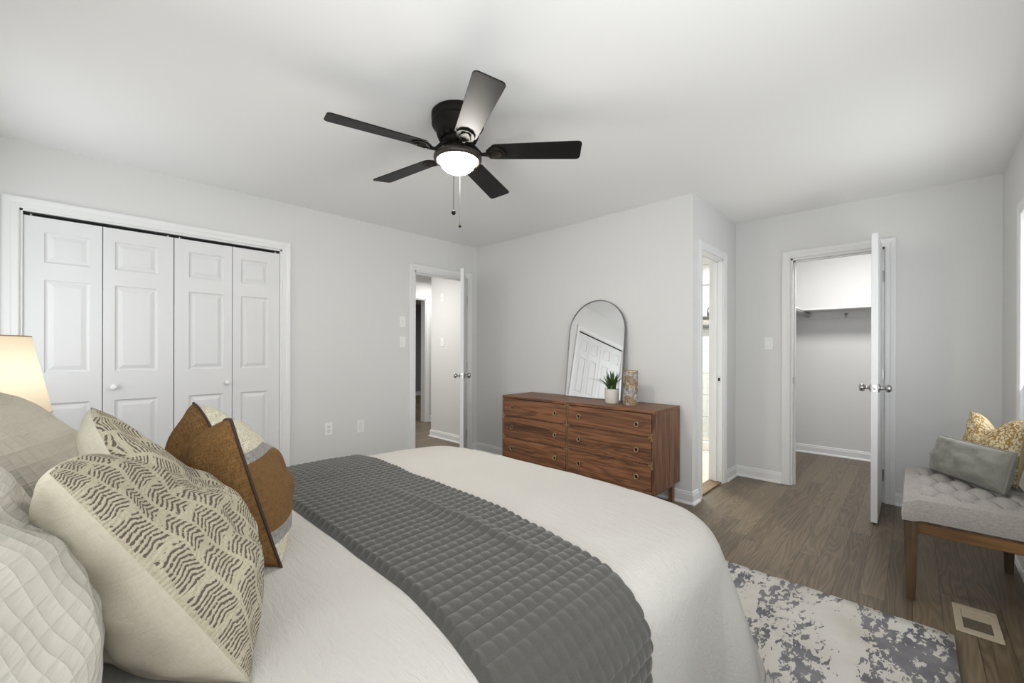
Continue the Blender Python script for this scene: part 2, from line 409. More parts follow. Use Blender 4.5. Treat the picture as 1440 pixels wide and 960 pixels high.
def tube(bm, pts, r, n=8, cap=True):
    pts = [Vector(p) for p in pts]; rings = []; rr = r if isinstance(r, (list, tuple)) else [r]*len(pts)
    ref = None
    for i, p in enumerate(pts):
        d = (pts[min(i+1, len(pts)-1)] - pts[max(i-1, 0)]).normalized()
        if ref is None: ref = d.orthogonal().normalized()
        s = (ref - d*ref.dot(d)).normalized(); ref = s; t = d.cross(s)
        rings.append([bm.verts.new(p + (s*math.cos(2*PI*k/n) + t*math.sin(2*PI*k/n))*rr[i]) for k in range(n)])
    for a, b in zip(rings, rings[1:]):
        for k in range(n): bm.faces.new([a[k], a[(k+1) % n], b[(k+1) % n], b[k]])
    if cap: bm.faces.new(rings[0]); bm.faces.new(rings[-1])
    return bm
def prism(bm, poly, fn):   # poly: 2D outline; fn(p, 0 or 1) -> point
    a = [bm.verts.new(fn(p, 0)) for p in poly]; b = [bm.verts.new(fn(p, 1)) for p in poly]
    bm.faces.new(a); bm.faces.new(b[::-1]); n = len(poly)
    for i in range(n): bm.faces.new([a[i], a[(i+1) % n], b[(i+1) % n], b[i]])
    return bm
def grid(bm, nu, nv, fn, uv=False):
    vs = [[bm.verts.new(fn(i/nu, j/nv)) for j in range(nv+1)] for i in range(nu+1)]
    L = bm.loops.layers.uv.verify() if uv else None
    for i in range(nu):
        for j in range(nv):
            f = bm.faces.new([vs[i][j], vs[i+1][j], vs[i+1][j+1], vs[i][j+1]]); f.smooth = True
            if L:
                for l, (a, b) in zip(f.loops, ((i, j), (i+1, j), (i+1, j+1), (i, j+1))): l[L].uv = (a/nu, b/nv)
    return vs
def smooth(a, b, x):
    t = min(1, max(0, (x-a)/(b-a))); return t*t*(3-2*t)

# ------------------------------------------------------------------ the setting
def wall_x(name, x0, x1, ya, yb, ops, label):       # wall whose faces look along x; openings (y0, y1, z0, z1)
    bm = B(); cur = ya
    for (a, b, z0, z1) in sorted(ops):
        box(bm, x0, x1, cur, a, 0, H)
        if z0 > 0: box(bm, x0, x1, a, b, 0, z0)
        box(bm, x0, x1, a, b, z1, H); cur = b
    box(bm, x0, x1, cur, yb, 0, H)
    return struct(name, bm, M['wall'], label, 'wall')
def wall_y(name, y0, y1, xa, xb, ops, label, mat=None):
    bm = B(); cur = xa
    for (a, b, z0, z1) in sorted(ops):
        box(bm, cur, a, y0, y1, 0, H)
        if z0 > 0: box(bm, a, b, y0, y1, 0, z0)
        box(bm, a, b, y0, y1, z1, H); cur = b
    box(bm, cur, xb, y0, y1, 0, H)
    return struct(name, bm, mat or M['wall'], label, 'wall')
CL = (-.247, 1.176, 0, 2.04)       # bifold closet opening in the left wall
HD = (2.465, 3.19, 0, 2.052)       # hall doorway
BD = (3.527, 4.062, 0, 2.035)      # bathroom doorway
WD = (-.797, -.165, 0, 2.035)      # walk-in closet doorway
struct('floor', bxs((-10.2, 1.6, YH-.3, 8.2, -.06, 0)), M['floor'], 'dark stained oak strip floor', 'floor')
struct('ceiling', bxs((-10.2, 1.6, YH-.3, 8.2, H, H+.08)), M['ceiling'], 'plain white painted ceiling', 'ceiling')
wall_x('wall_left', XL-WT, XL, YH-WT, YB, [CL, HD], 'light grey wall with the bifold closet')
wall_y('wall_back', YB, YB+WT, XL-WT, XC, [], 'light grey wall behind the dresser')
wall_x('wall_bathroom', XC-WT, XC, YB+WT, 6.2, [BD], 'short light grey wall with the bathroom doorway')
wall_y('wall_inner', YI, YI+WT, XC, XR+WT, [WD], 'light grey wall with the walk-in closet doorway')
RW = (2.72, 3.675, .82, 1.98); RW2 = (.1, 1.4, .82, 1.98)
wall_x('wall_right', XR, XR+WT, YH-WT, YI+WT, [RW, RW2], 'light grey wall behind the bench')
HW1 = (-3.6, -2.7, .82, 2.08); HW2 = (-.93, .37, .82, 2.08)
wall_y('wall_head', YH-WT, YH, XL, XR+WT, [HW1, HW2], 'light grey wall behind the bed')
# bifold closet recess
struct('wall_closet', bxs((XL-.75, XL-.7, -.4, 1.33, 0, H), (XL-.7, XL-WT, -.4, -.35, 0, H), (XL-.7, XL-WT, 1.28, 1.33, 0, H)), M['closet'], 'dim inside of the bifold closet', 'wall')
# hall, corridor and the dark room beyond
struct('wall_hall', bxs((-4.88, XL-WT, 3.43, 3.55, 0, H), (-4.88, -4.76, 3.55, 5.6, 0, H), (-5.92, XL-.8, 1.1, 1.2, 0, H), (-4.7, XL-.75, 1.2, 1.33, 0, H), (-5.92, -4.76, 5.6, 5.7, 0, H)), M['wall'], 'pale hallway wall with two switch plates', 'wall')
wall_x('wall_corridor', -6.04, -5.92, 1.1, 5.7, [(3.28, 4.05, 0, 2.06)], 'far hallway wall with a doorway to a dark room')
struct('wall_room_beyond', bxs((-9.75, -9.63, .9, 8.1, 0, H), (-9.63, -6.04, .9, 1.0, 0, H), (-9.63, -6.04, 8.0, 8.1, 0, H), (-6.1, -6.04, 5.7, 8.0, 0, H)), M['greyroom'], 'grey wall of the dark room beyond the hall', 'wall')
# walk-in closet and bathroom shells
struct('wall_walk_in', bxs((XC-.02, 1.5, 6.02, 6.14, 0, H), (1.4, 1.5, YI, 6.02, 0, H)), M['wall'], 'white painted wall inside the walk-in closet', 'wall')
struct('wall_bathroom_tile', bxs((-3.7, XC-WT, 6.0, 6.2, 0, H)), M['marble'], 'marble tiled shower wall in the bathroom', 'wall')
struct('wall_bathroom_side', bxs((-3.8, -3.7, YB+WT, 6.2, 0, H)), M['wall'], 'bathroom side wall', 'wall')
struct('floor_bathroom', bxs((-3.7, XC-WT+.0, YB+WT, 6.0, 0, .012)), M['bathfloor'], 'beige tiled bathroom floor', 'floor')
struct('trim_threshold', bxs((XC-WT, XC-.005, BD[0], BD[1], 0, .016)), M['thresh'], 'oak threshold strip in the bathroom doorway', 'threshold', bevel=.004)

# ---- door casings: stepped profile swept round an opening
PROF = [(0, 0), (0, .010), (.006, .014), (.030, .014), (.036, .017), (.054, .019), (.060, .019), (.066, .016), (.066, 0)]
def casing(bm, to3, a0, a1, zt, z0=0, sill=False):   # to3(a, z, d): along the wall, up, out of the wall
    n = len(PROF)
    for pa, pb in ((0, 1), (1, 2), (2, 3)) + (((3, 0),) if sill else ()):
        cs = [(a0, z0, -1, -1 if sill else 0), (a0, zt, -1, 1), (a1, zt, 1, 1), (a1, z0, 1, -1 if sill else 0)]
        A, Bp = cs[pa], cs[pb]
        ra = [bm.verts.new(to3(A[0]+A[2]*p, A[1]+A[3]*p, d)) for p, d in PROF]
        rb = [bm.verts.new(to3(Bp[0]+Bp[2]*p, Bp[1]+Bp[3]*p, d)) for p, d in PROF]
        for i in range(n): bm.faces.new([ra[i], ra[(i+1) % n], rb[(i+1) % n], rb[i]])
        bm.faces.new(ra); bm.faces.new(rb)
LW = lambda a, z, d: V(XL+d, a, z)
LWo = lambda a, z, d: V(XL-WT-d, a, z)
BW = lambda a, z, d: V(XC+d, a, z)
IW = lambda a, z, d: V(a, YI-d, z)
RWf = lambda a, z, d: V(XR-d, a, z)
HWf = lambda a, z, d: V(a, YH+d, z)
def trim(n, f, label, jambs=()):
    bm = B(); f(bm)
    for j in jambs: box(bm, *j)
    return struct('trim_%d' % n, bm, M['trim'], label, 'door trim')
J = .012
trim(1, lambda bm: casing(bm, LW, CL[0], CL[1], CL[3]), 'white moulded casing around the bifold closet',
     [(XL-WT, XL, CL[0]-.001, CL[0]+J, 0, CL[3]), (XL-WT, XL, CL[1]-J, CL[1]+.001, 0, CL[3]), (XL-WT, XL, CL[0], CL[1], CL[3]-J, CL[3]+.001)])
t2 = trim(2, lambda bm: (casing(bm, LW, HD[0], HD[1], HD[3]), casing(bm, LWo, HD[0], HD[1], HD[3])), 'white moulded casing around the hall doorway',
     [(XL-WT, XL, HD[0]-.001, HD[0]+.016, 0, HD[3]), (XL-WT, XL, HD[1]-.016, HD[1]+.001, 0, HD[3]), (XL-WT, XL, HD[0], HD[1], HD[3]-.016, HD[3]+.001),
      (XL-.075, XL-.04, HD[0]+.016, HD[0]+.028, 0, HD[3]-.016), (XL-.075, XL-.04, HD[1]-.028, HD[1]-.016, 0, HD[3]-.016), (XL-.075, XL-.04, HD[0]+.016, HD[1]-.016, HD[3]-.028, HD[3]-.016)])
t3 = trim(3, lambda bm: casing(bm, BW, BD[0], BD[1], BD[3]), 'white moulded casing around the bathroom doorway',
     [(XC-WT, XC, BD[0]-.001, BD[0]+.016, 0, BD[3]), (XC-WT, XC, BD[1]-.016, BD[1]+.001, 0, BD[3]), (XC-WT, XC, BD[0], BD[1], BD[3]-.016, BD[3]+.001),
      (XC-.075, XC-.045, BD[0]+.016, BD[0]+.028, 0, BD[3]-.016), (XC-.075, XC-.045, BD[1]-.028, BD[1]-.016, 0, BD[3]-.016), (XC-.075, XC-.045, BD[0]+.016, BD[1]-.016, BD[3]-.028, BD[3]-.016)])
t4 = trim(4, lambda bm: casing(bm, IW, WD[0], WD[1], WD[3]), 'white moulded casing around the walk-in closet doorway',
     [(WD[0]-.001, WD[0]+.016, YI, YI+WT, 0, WD[3]), (WD[1]-.016, WD[1]+.001, YI, YI+WT, 0, WD[3]), (WD[0], WD[1], YI, YI+WT, WD[3]-.016, WD[3]+.001),
      (WD[0]+.016, WD[0]+.028, YI+.042, YI+.075, 0, WD[3]-.016), (WD[0]+.016, WD[1]-.016, YI+.042, YI+.075, WD[3]-.028, WD[3]-.016)])
trim(5, lambda bm: casing(bm, lambda a, z, d: V(-5.92+d, a, z), 3.28, 4.05, 2.06), 'white casing around the far hallway doorway',
     [(-6.04, -5.92, 4.035, 4.051, 0, 2.06), (-6.04, -5.92, 3.28, 4.05, 2.045, 2.061)])
# strike plates let into the jambs
bm = bxs((XC-.042, XC-.012, BD[1]-.0175, BD[1]-.0155, .915, .975)); sp = obj('strike_plate', bm, M['steel'], t3); sp['label'] = 'steel strike plate'
obj('latch_hole', bxs((XC-.034, XC-.018, BD[1]-.0182, BD[1]-.0172, .93, .96)), M['dark'], sp)
sp = obj('strike_plate', bxs((WD[0]+.0155, WD[0]+.0175, YI+.004, YI+.036, .91, .97)), M['chrome'], t4); sp['label'] = 'nickel strike plate'

# ---- baseboards: profile swept along the foot of a wall
BP = [(0, 0), (.028, 0), (.027, .008), (.021, .016), (.013, .019), (.013, .072), (.009, .078), (.008, .090), (.004, .096), (0, .097)]
def base(name, pts, label, side=1):
    bm = B(); n = len(BP); rings = []; P = [Vector((*p, 0)) for p in pts]
    for i, p in enumerate(P):
        d0 = (P[i]-P[i-1]).normalized() if i else None; d1 = (P[i+1]-P[i]).normalized() if i < len(P)-1 else None
        n0 = V(-d0.y, d0.x, 0)*side if d0 else None; n1 = V(-d1.y, d1.x, 0)*side if d1 else None
        if n0 and n1: o = (n0+n1)/(1+n0.dot(n1))
        else: o = n0 or n1
        rings.append([bm.verts.new(p + o*q + V(0, 0, z)) for q, z in BP])
    for a, b in zip(rings, rings[1:]):
        for i in range(n): bm.faces.new([a[i], a[(i+1) % n], b[(i+1) % n], b[i]])
    bm.faces.new(rings[0]); bm.faces.new(rings[-1])
    return struct(name, bm, M['trim'], label, 'baseboard')
base('baseboard_left', [(XL, HD[0]-.066), (XL, CL[1]+.066)], 'white baseboard between the closet and the hall doorway')
base('baseboard_back', [(XC, BD[0]-.066), (XC, YB), (XL, YB), (XL, HD[1]+.066)], 'white baseboard behind the dresser')
base('baseboard_inner', [(WD[0]-.066, YI), (XC, YI), (XC, BD[1]+.066)], 'white baseboard between the bathroom and walk-in closet doorways')
base('baseboard_right', [(XR, YH), (XR, YI), (WD[1]+.066, YI)], 'white baseboard behind the bench')
base('baseboard_head', [(XL, CL[0]-.066), (XL, YH), (XR, YH)], 'white baseboard behind the bed')
base('baseboard_walk_in', [(1.4, 6.02), (XC, 6.02), (XC, YI+WT), (WD[0], YI+WT)], 'white baseboard inside the walk-in closet')
base('baseboard_hall', [(XL-WT, HD[1]+.066), (XL-WT, 3.43), (-4.88, 3.43), (-4.88, 5.6)], 'white baseboard of the hallway')
base('baseboard_corridor', [(-5.92, 4.116), (-5.92, 5.6)], 'white baseboard of the far hallway wall', -1)
base('baseboard_room_beyond', [(-9.63, 8.0), (-9.63, 1.0)], 'baseboard of the dark room beyond the hall')

# ---- windows (outside the frame but for one edge of casing)
def window(n, to3, a0, a1, z0, z1, label):
    bm = B(); casing(bm, to3, a0, a1, z1, z0, True)
    r = struct('window_%d' % n, bm, M['trim'], label, 'window')
    fr = B()
    def bx(a, b, c, d, d0, d1):
        p, q = to3(a, c, d0), to3(b, d, d1); box(fr, *sorted((p.x, q.x)), *sorted((p.y, q.y)), *sorted((p.z, q.z)))
    for (a, b, c, d) in ((a0, a0+.04, z0, z1), (a1-.04, a1, z0, z1), (a0, a1, z0, z0+.04), (a0, a1, z1-.04, z1), (a0, a1, (z0+z1)/2-.02, (z0+z1)/2+.02)): bx(a, b, c, d, -.09, -.05)
    obj('window_sash', fr, M['trim'], r)
    fr = B(); bx(a0+.04, a1-.04, z0+.04, z1-.04, -.072, -.068); obj('window_pane', fr, M['glass'], r)
window(1, RWf, *RW, 'white framed window above the bench')
window(2, HWf, *HW2, 'white framed window in the wall behind the bed')
window(3, HWf, *HW1, 'white framed window beside the bedside lamp')
window(4, RWf, *RW2, 'white framed window beside the bed')

# ---- closet bifold doors
def leaf(y0, y1, z0, z1, xf, pan):      # moulded leaf: front with raised panels, then a body
    bm = B(); (pa, pb), rows = pan
    ys = [y0, pa, pb, y1]; zs = [z0] + [q for r in rows for q in r] + [z1]
    Vt = {}
    def v(y, z, d):
        k = (round(y, 4), round(z, 4), round(d, 4))
        if k not in Vt: Vt[k] = bm.verts.new((xf-d, y, z))
        return Vt[k]
    for i in range(3):
        for j in range(len(zs)-1):
            if i == 1 and j % 2 == 1:
                a, b, c, d = ys[1], ys[2], zs[j], zs[j+1]
                prev = None
                for ins, dep in ((0, 0), (.005, .006), (.012, .009), (.017, .009), (.040, .002)):
                    ring = [v(a+ins, c+ins, dep), v(b-ins, c+ins, dep), v(b-ins, d-ins, dep), v(a+ins, d-ins, dep)]
                    if prev:
                        for k in range(4): bm.faces.new([prev[k], prev[(k+1) % 4], ring[(k+1) % 4], ring[k]])
                    prev = ring
                bm.faces.new(prev)
            else: bm.faces.new([v(ys[i], zs[j], 0), v(ys[i+1], zs[j], 0), v(ys[i+1], zs[j+1], 0), v(ys[i], zs[j+1], 0)])
    T = .032
    bk = [bm.verts.new((xf-T, y, z)) for y, z in ((y0, z0), (y1, z0), (y1, z1), (y0, z1))]; bm.faces.new(bk[::-1])
    for es in ([(y, z0) for y in ys], [(y1, z) for z in zs], [(y, z1) for y in ys[::-1]], [(y0, z) for z in zs[::-1]]):
        k = {(y0, z0): 0, (y1, z0): 1, (y1, z1): 2, (y0, z1): 3}
        bm.faces.new([v(*p, 0) for p in es] + [bk[k[es[-1]]], bk[k[es[0]]]])
    return bm
ROWS = [(.20, .868), (1.058, 1.628), (1.732, 1.918)]
XF = XL-.012; ZT = 2.006
def bifold(n, l1, l2, knob_y, label):
    r = thing('door_%d' % n, label, 'closet door', (XF-.016, l1[0], 0), kind='structure')
    for (a, b, pa, pb) in (l1, l2):
        lf = obj('door_leaf', leaf(a, b, .015, ZT, XF, ((pa, pb), ROWS)), M['door'], r)
    k = lathe(B(), [(.0, .034), (.012, .033), (.0185, .028), (.019, .022), (.013, .015), (.0085, .010), (.009, .002), (.012, 0)], (XF, knob_y, .952), 20, 'x')
    obj('knob', k, M['white'], r, smooth=True)
    pv = B()
    for y in (l1[0]+.03, l2[1]-.03): box(pv, XF-.02, XF-.012, y-.004, y+.004, ZT, CL[3]-.014)
    obj('pivot_pin', pv, M['steel'], r)
bifold(3, (-.234, .103, -.150, .047), (.107, .468, .163, .382), .158, 'near pair of white panelled bifold closet doors')
bifold(4, (.473, .825, .556, .772), (.829, 1.162, .884, 1.078), .793, 'far pair of white panelled bifold closet doors')
struct('trim_bifold_track', bxs((XF-.03, XF-.006, CL[0]+.012, CL[1]-.012, CL[3]-.02, CL[3]-.012)), M['dark'], 'shade-dark track above the bifold doors', 'trim')  # near-black: shade of the gap over the leaves put into its colour

# ---- hinged slab doors
def knobset(parent, p, nrm, r=.026):     # round knob on a rosette, both faces; p on the door's face, nrm outward
    nrm = Vector(nrm).normalized(); q = nrm.to_track_quat('Z', 'Y').to_matrix().to_4x4()
    bm = lathe(B(), [(.031, 0), (.031, .004), (.024, .008), (.012, .012), (.010, .030), (.0125, .036), (r*.8, .041), (r, .050), (r, .058), (r*.82, .066), (r*.45, .070), (0, .071)], n=28)
    bmesh.ops.transform(bm, matrix=Matrix.Translation(p) @ q, verts=bm.verts)
    obj('door_knob', bm, M['chrome'], parent, smooth=True)
def slab(n, hinge, ang, width, height, th, mat, label, side):
    # built flat along +x from the hinge, then turned by ang; side = +1/-1: which way thickness goes
    r = thing('door_%d' % n, label, 'door', (*hinge, 0), kind='structure'); r.rotation_euler = (0, 0, ang)
    y0, y1 = (0, th) if side > 0 else (-th, 0)
    obj('door_slab', bxs((.003, width, y0, y1, .012, height)), M['door'], r, local=True, bevel=.0015)
    zk = .945
    lp = obj('latch_plate', bxs((width-.0005, width+.0015, y0+.006, y1-.006, zk-.028, zk+.028)), M['steel'], r, local=True, bevel=.001)
    obj('latch_bolt', bxs((width+.001, width+.010, (y0+y1)/2-.006, (y0+y1)/2+.006, zk-.008, zk+.008)), M['chrome'], lp, local=True, bevel=.002)
    for s, y in ((1, y1), (-1, y0)):
        q = V(0, s, 0).to_track_quat('Z', 'Y').to_matrix().to_4x4()
        bm = lathe(B(), [(.031, 0), (.031, .004), (.024, .009), (.0125, .013), (.010, .030), (.014, .036), (.0235, .041), (.027, .049), (.027, .057), (.022, .065), (.012, .0695), (0, .0705)], n=28)
        bmesh.ops.transform(bm, matrix=Matrix.Translation((width-.062, y, zk)) @ q, verts=bm.verts)
        obj('door_knob', bm, M['chrome'], r, smooth=True, local=True)
    for z in (.22, 1.02, 1.80):
        hb = B(); lathe(hb, [(0, z-.046), (.0058, z-.045), (.0058, z+.045), (0, z+.046)], (0, y1+.003 if side < 0 else y0-.003, 0), 12)
        box(hb, .0, .028, (y1 if side < 0 else y0)-.0015, (y1 if side < 0 else y0)+.0015, z-.044, z+.044)
        obj('hinge', hb, M['chrome'], r, local=True)
    return r
# hall door: hinged at the jamb next to the corner, half open
slab(1, (XL+.004, HD[1]-.006), math.radians(-42.5), .70, 2.035, .035, None, 'white hall door standing half open beside the room corner', -1)
# walk-in closet door: hinged on its right jamb, square to the wall
slab(2, (WD[1]-.012, YI-.004), math.radians(-90), .604, 2.025, .036, None, 'white walk-in closet door standing open square to the wall', -1)

# ---- switches and outlets
def plate_thing(name, label, cat, p, nrm, kind, wd=.070, ht=.115, group=None):
    nrm = Vector(nrm); r = thing(name, label, cat, p, group)
    r.rotation_euler = (0, 0, math.atan2(nrm.y, nrm.x) - (-PI/2))      # local -y faces out of the wall
    obj('cover_plate', bxs((-wd/2, wd/2, -.006, 0, -ht/2, ht/2)), M['white'], r, local=True, bevel=.003)
    if kind == 'rocker':
        fr = obj('switch_frame', bxs((-.0175, .0175, -.0072, -.005, -.034, .034)), M['trim'], r, local=True, bevel=.001)
        bm = prism(B(), [(-.0055, -.031), (-.0115, -.031), (-.0075, .031), (-.0055, .031)], lambda q, e: V(-.0145+.029*e, q[0], q[1])); obj('rocker', bm, M['white'], fr, local=True)
    elif kind == 'toggle':
        fr = obj('toggle_slot', bxs((-.006, .006, -.0068, -.005, -.013, .013)), M['trim'], r, local=True)
        bm = prism(B(), [(-.005, -.006), (-.017, .004), (-.017, .010), (-.005, .006)], lambda q, e: V(-.0035+.007*e, q[0], q[1])); obj('toggle', bm, M['white'], r, local=True)
    elif kind == 'outlet':
        for z in (-.0195, .0195):
            bm = lathe(B(), [(0, -.0085), (.0155, -.0085), (.0165, -.0055), (.0165, -.005)], (0, 0, z), 20, 'y'); f = obj('receptacle', bm, M['trim'], r, local=True)
            sl = bxs((-.0075, -.0055, -.0088, -.008, z-.001, z+.008), (.0055, .0075, -.0088, -.008, z-.001, z+.007)); lathe(sl, [(0, -.0088), (.0024, -.0088), (.0024, -.008)], (0, 0, z-.008), 10, 'y')
            obj('socket_slots', sl, M['dark'], f, local=True)
    elif kind == 'blank':
        for z in (-.041, .041): obj('screw', lathe(B(), [(0, -.0072), (.003, -.007), (.0035, -.005)], (0, 0, z), 10, 'y'), M['steel'], r, local=True)
        obj('cover_panel', bxs((-.0165, .0165, -.0075, -.005, -.033, .033)), M['trim'], r, local=True, bevel=.001)
    return r
plate_thing('light_switch', 'white switch plate beside the hall doorway, upper of two', 'light switch', (XL, 2.322, 1.50), (1, 0, 0), 'toggle')
plate_thing('light_switch', 'white switch plate beside the hall doorway, lower of two', 'light switch', (XL, 2.322, 1.29), (1, 0, 0), 'rocker')
plate_thing('wall_outlet', 'white electrical outlet low on the wall nearer the bifold closet', 'outlet', (XL, 1.566, .49), (1, 0, 0), 'outlet')
plate_thing('wall_plate', 'white blank wall plate low on the wall nearer the hall doorway', 'wall plate', (XL, 1.868, .475), (1, 0, 0), 'blank')
plate_thing('light_switch', 'white rocker switch between the bathroom and walk-in closet doorways', 'light switch', (-.968, YI, 1.272), (0, -1, 0), 'rocker')
plate_thing('light_switch', 'white switch plate on the hallway wall, upper of two', 'light switch', (-4.62, 3.43, 1.92), (0, -1, 0), 'toggle')
plate_thing('light_switch', 'white switch plate on the hallway wall, lower of two', 'light switch', (-4.62, 3.43, 1.315), (0, -1, 0), 'toggle')

# ---- walk-in closet fittings
ZS = 1.665
r = thing('closet_shelf', 'white closet shelf running across the back of the walk-in closet', 'shelf', (0, 6.02, ZS))
obj('shelf_board', bxs((XC+.001, 1.399, 5.70, 6.019, ZS, ZS+.02)), M['trim'], r, bevel=.002)
obj('wall_cleat', bxs((XC+.001, 1.399, 6.0, 6.019, ZS-.085, ZS)), M['wall'], r, bevel=.002)
hk = lathe(B(), [(0, 5.985), (.016, 5.985), (.018, 5.992), (.018, 6.0)], (-.545, 0, ZS-.045), 16, 'y'); tube(hk, [(-.545, 5.99, ZS-.045), (-.545, 5.965, ZS-.055), (-.545, 5.955, ZS-.075), (-.545, 5.965, ZS-.085)], .005)
obj('coat_hook', hk, M['chrome'], r, smooth=True)
r = thing('closet_shelf', 'white closet shelf along the left side of the walk-in closet', 'shelf', (XC, 5.1, ZS+.0))
obj('shelf_board', bxs((XC+.001, XC+.345, YI+WT+.002, 5.699, ZS+.0, ZS+.02)), M['trim'], r, bevel=.002)
r = thing('closet_rod', 'chrome hanging rod under the left closet shelf', 'closet rod', (XC+.35, 5.3, ZS-.035))
obj('rod', tube(B(), [(XC+.35, YI+WT+.004, ZS-.03), (XC+.35, 5.999, ZS-.03)], .0155, 16), M['steel'], r, smooth=True)
bk = lathe(B(), [(0, 5.968), (.026, 5.968), (.030, 5.975), (.030, 5.999), (0, 5.999)], (XC+.35, 0, ZS-.03), 20, 'y'); obj('rod_flange', bk, M['chrome'], r, smooth=True)
bk = bxs((XC+.30, XC+.345, 5.20, 5.216, ZS-.05, ZS-.001)); obj('rod_bracket', bk, M['chrome'], r)

# ---- bathroom beyond the doorway
struct('trim_shower_curb', bxs((-3.69, XC-WT-.001, 5.20, 5.31, .012, .115)), M['trim'], 'white shower curb in the bathroom', 'curb', bevel=.008)
r = thing('shower_screen', 'clear glass shower screen seen through the bathroom doorway', 'shower screen', (-2.3, 5.25, .116))
obj('glass_panel', bxs((-3.6, XC-WT-.03, 5.246, 5.254, .126, 1.99)), M['glass'], r)
obj('header_rail', bxs((-3.69, XC-WT-.002, 5.235, 5.265, 1.99, 2.015)), M['chrome'], r)
obj('bottom_rail', bxs((-3.69, XC-WT-.002, 5.238, 5.262, .1165, .128)), M['steel'], r)
obj('edge_channel', bxs((-1.885, -1.870, 5.24, 5.26, .128, 1.99)), M['steel'], r)
r = thing('shower_shelf', 'grey two-tier shelf on the marble shower wall', 'shelf', (-2.1, 6.0, 1.5))
obj('upper_board', bxs((-2.45, -1.75, 5.88, 5.999, 1.655, 1.675)), M['dkmetal'], r, bevel=.002)
obj('lower_board', bxs((-2.45, -1.75, 5.88, 5.999, 1.515, 1.545)), M['dkmetal'], r, bevel=.002)
for x in (-2.44, -1.77): obj('side_post', bxs((x, x+.012, 5.985, 5.999, 1.45, 1.72)), M['chrome'], r)
tw = obj('towel', bxs((-2.40, -1.80, 5.89, 5.985, 1.5455, 1.625)), M['towel'], bevel=.02, origin=(-2.1, 5.94, 1.5455)); tag(tw, 'folded beige towel on the shower shelf', 'towel')
bt = lathe(B(), [(0, 0), (.028, 0), (.03, .01), (.03, .09), (.02, .105), (.011, .11), (.011, .125), (0, .126)], n=20)
bt = obj('bottle', bt, M['dkmetal'], smooth=True); bt.location = (-2.0, 5.94, 1.6755); tag(bt, 'dark bottle standing on top of the shower shelf', 'bottle')

# ------------------------------------------------------------------ bed
BX0, BX1, BFOOT, BHEAD = -2.05, -.55, 1.49, -.34      # edges where the cover starts to roll over
ZTOP = .660; RC = .12
bed = thing('bed', 'queen bed under a white comforter with a dark headboard against the wall', 'bed', (-1.27, .5, 0))
obj('mattress', bxs((BX0+.015, BX1-.015, BHEAD, BFOOT-.005, .34, ZTOP-.07)), M['mattress'], bed, bevel=.05, seg=4)
obj('bed_frame', bxs((BX0+.02, BX1-.02, BHEAD, BFOOT, .16, .335)), M['basewood'], bed, bevel=.01)
for x in (BX0+.08, BX1-.14):
    for y in (BHEAD+.06, BFOOT-.12): obj('leg', bxs((x, x+.06, y, y+.06, 0.011 if y > .8 else 0, .16)), M['basewood'], bed, bevel=.004)
obj('headboard', bxs((BX0-.02, BX1+.02, YH+.03, BHEAD-.005, .2, .98)), M['headboard'], bed, bevel=.03, seg=3)
def crown(x, y):
    u = (x-(BX0+BX1)/2)/((BX1-BX0)/2); u = max(-1, min(1, u)); vv = smooth(BFOOT-.45, BFOOT+.05, y)
    return ZTOP + .018*(1-u*u) - .016*vv - .012*abs(u)**6 + .006*noise.noise(V(x*3, y*3, 1.3)) + .0035*noise.noise(V(x*9, y*6, 4.3))
def roll(d, r=.12, flare=.16):       # arc length past the edge -> (outward, down)
    amax = PI/2-flare
    if d < r*amax: a = d/r; return r*math.sin(a), r*(1-math.cos(a))
    e = d-r*amax; return r*math.sin(amax)+e*math.sin(flare), r*(1-math.cos(amax))+e*math.cos(flare)
def cover(x, y, lift=0, r=.12, wave=1.0):
    cx = min(max(x, BX0+RC), BX1-RC); cy = min(y, BFOOT-RC)
    ox, oy = abs(x-cx), y-cy; sx = -1 if x < cx else 1
    mm = max(ox, oy); nrm = math.hypot(ox, oy)
    if mm <= 1e-6: return V(x, y, crown(x, y)+lift)
    dx, dy = ox/nrm*sx, oy/nrm
    px_, py_ = cx+dx*min(mm, RC), cy+dy*min(mm, RC); z = crown(px_, py_); d = mm-RC
    if d <= 0: return V(px_, py_, z+lift)
    out, down = roll(d, r, .05+.20*dy+.45*abs(dx)*dy)
    per = (y if ox > oy else x+5)
    fold = wave*(.012*math.sin(per*9+1.0)+.009*math.sin(per*17+2)+.02*dy*(1-dy)*4*math.sin(math.atan2(dy, abs(dx))*6))*smooth(.10, .5, d)
    k = min(1, d/.15)
    out += fold + lift*k
    return V(px_+dx*out, py_+dy*out, z-down + lift*(1-k) + .006*math.sin(per*7)*smooth(.3, .6, d))
DROP = .585
bm = B()
x0, x1, y0, y1 = BX0-DROP, BX1+DROP, -.31, BFOOT+DROP
vs = grid(bm, 170, 150, lambda a, b: cover(x0+(x1-x0)*a, y0+(y1-y0)*b))
com = obj('comforter', bm, M['comforter'], smooth=True, origin=(-1.27, .5, ZTOP)); tag(com, 'crinkled white comforter draped over the bed down to the rug', 'comforter')
md = com.modifiers.new('solid', 'SOLIDIFY'); md.thickness = .022; md.offset = -1
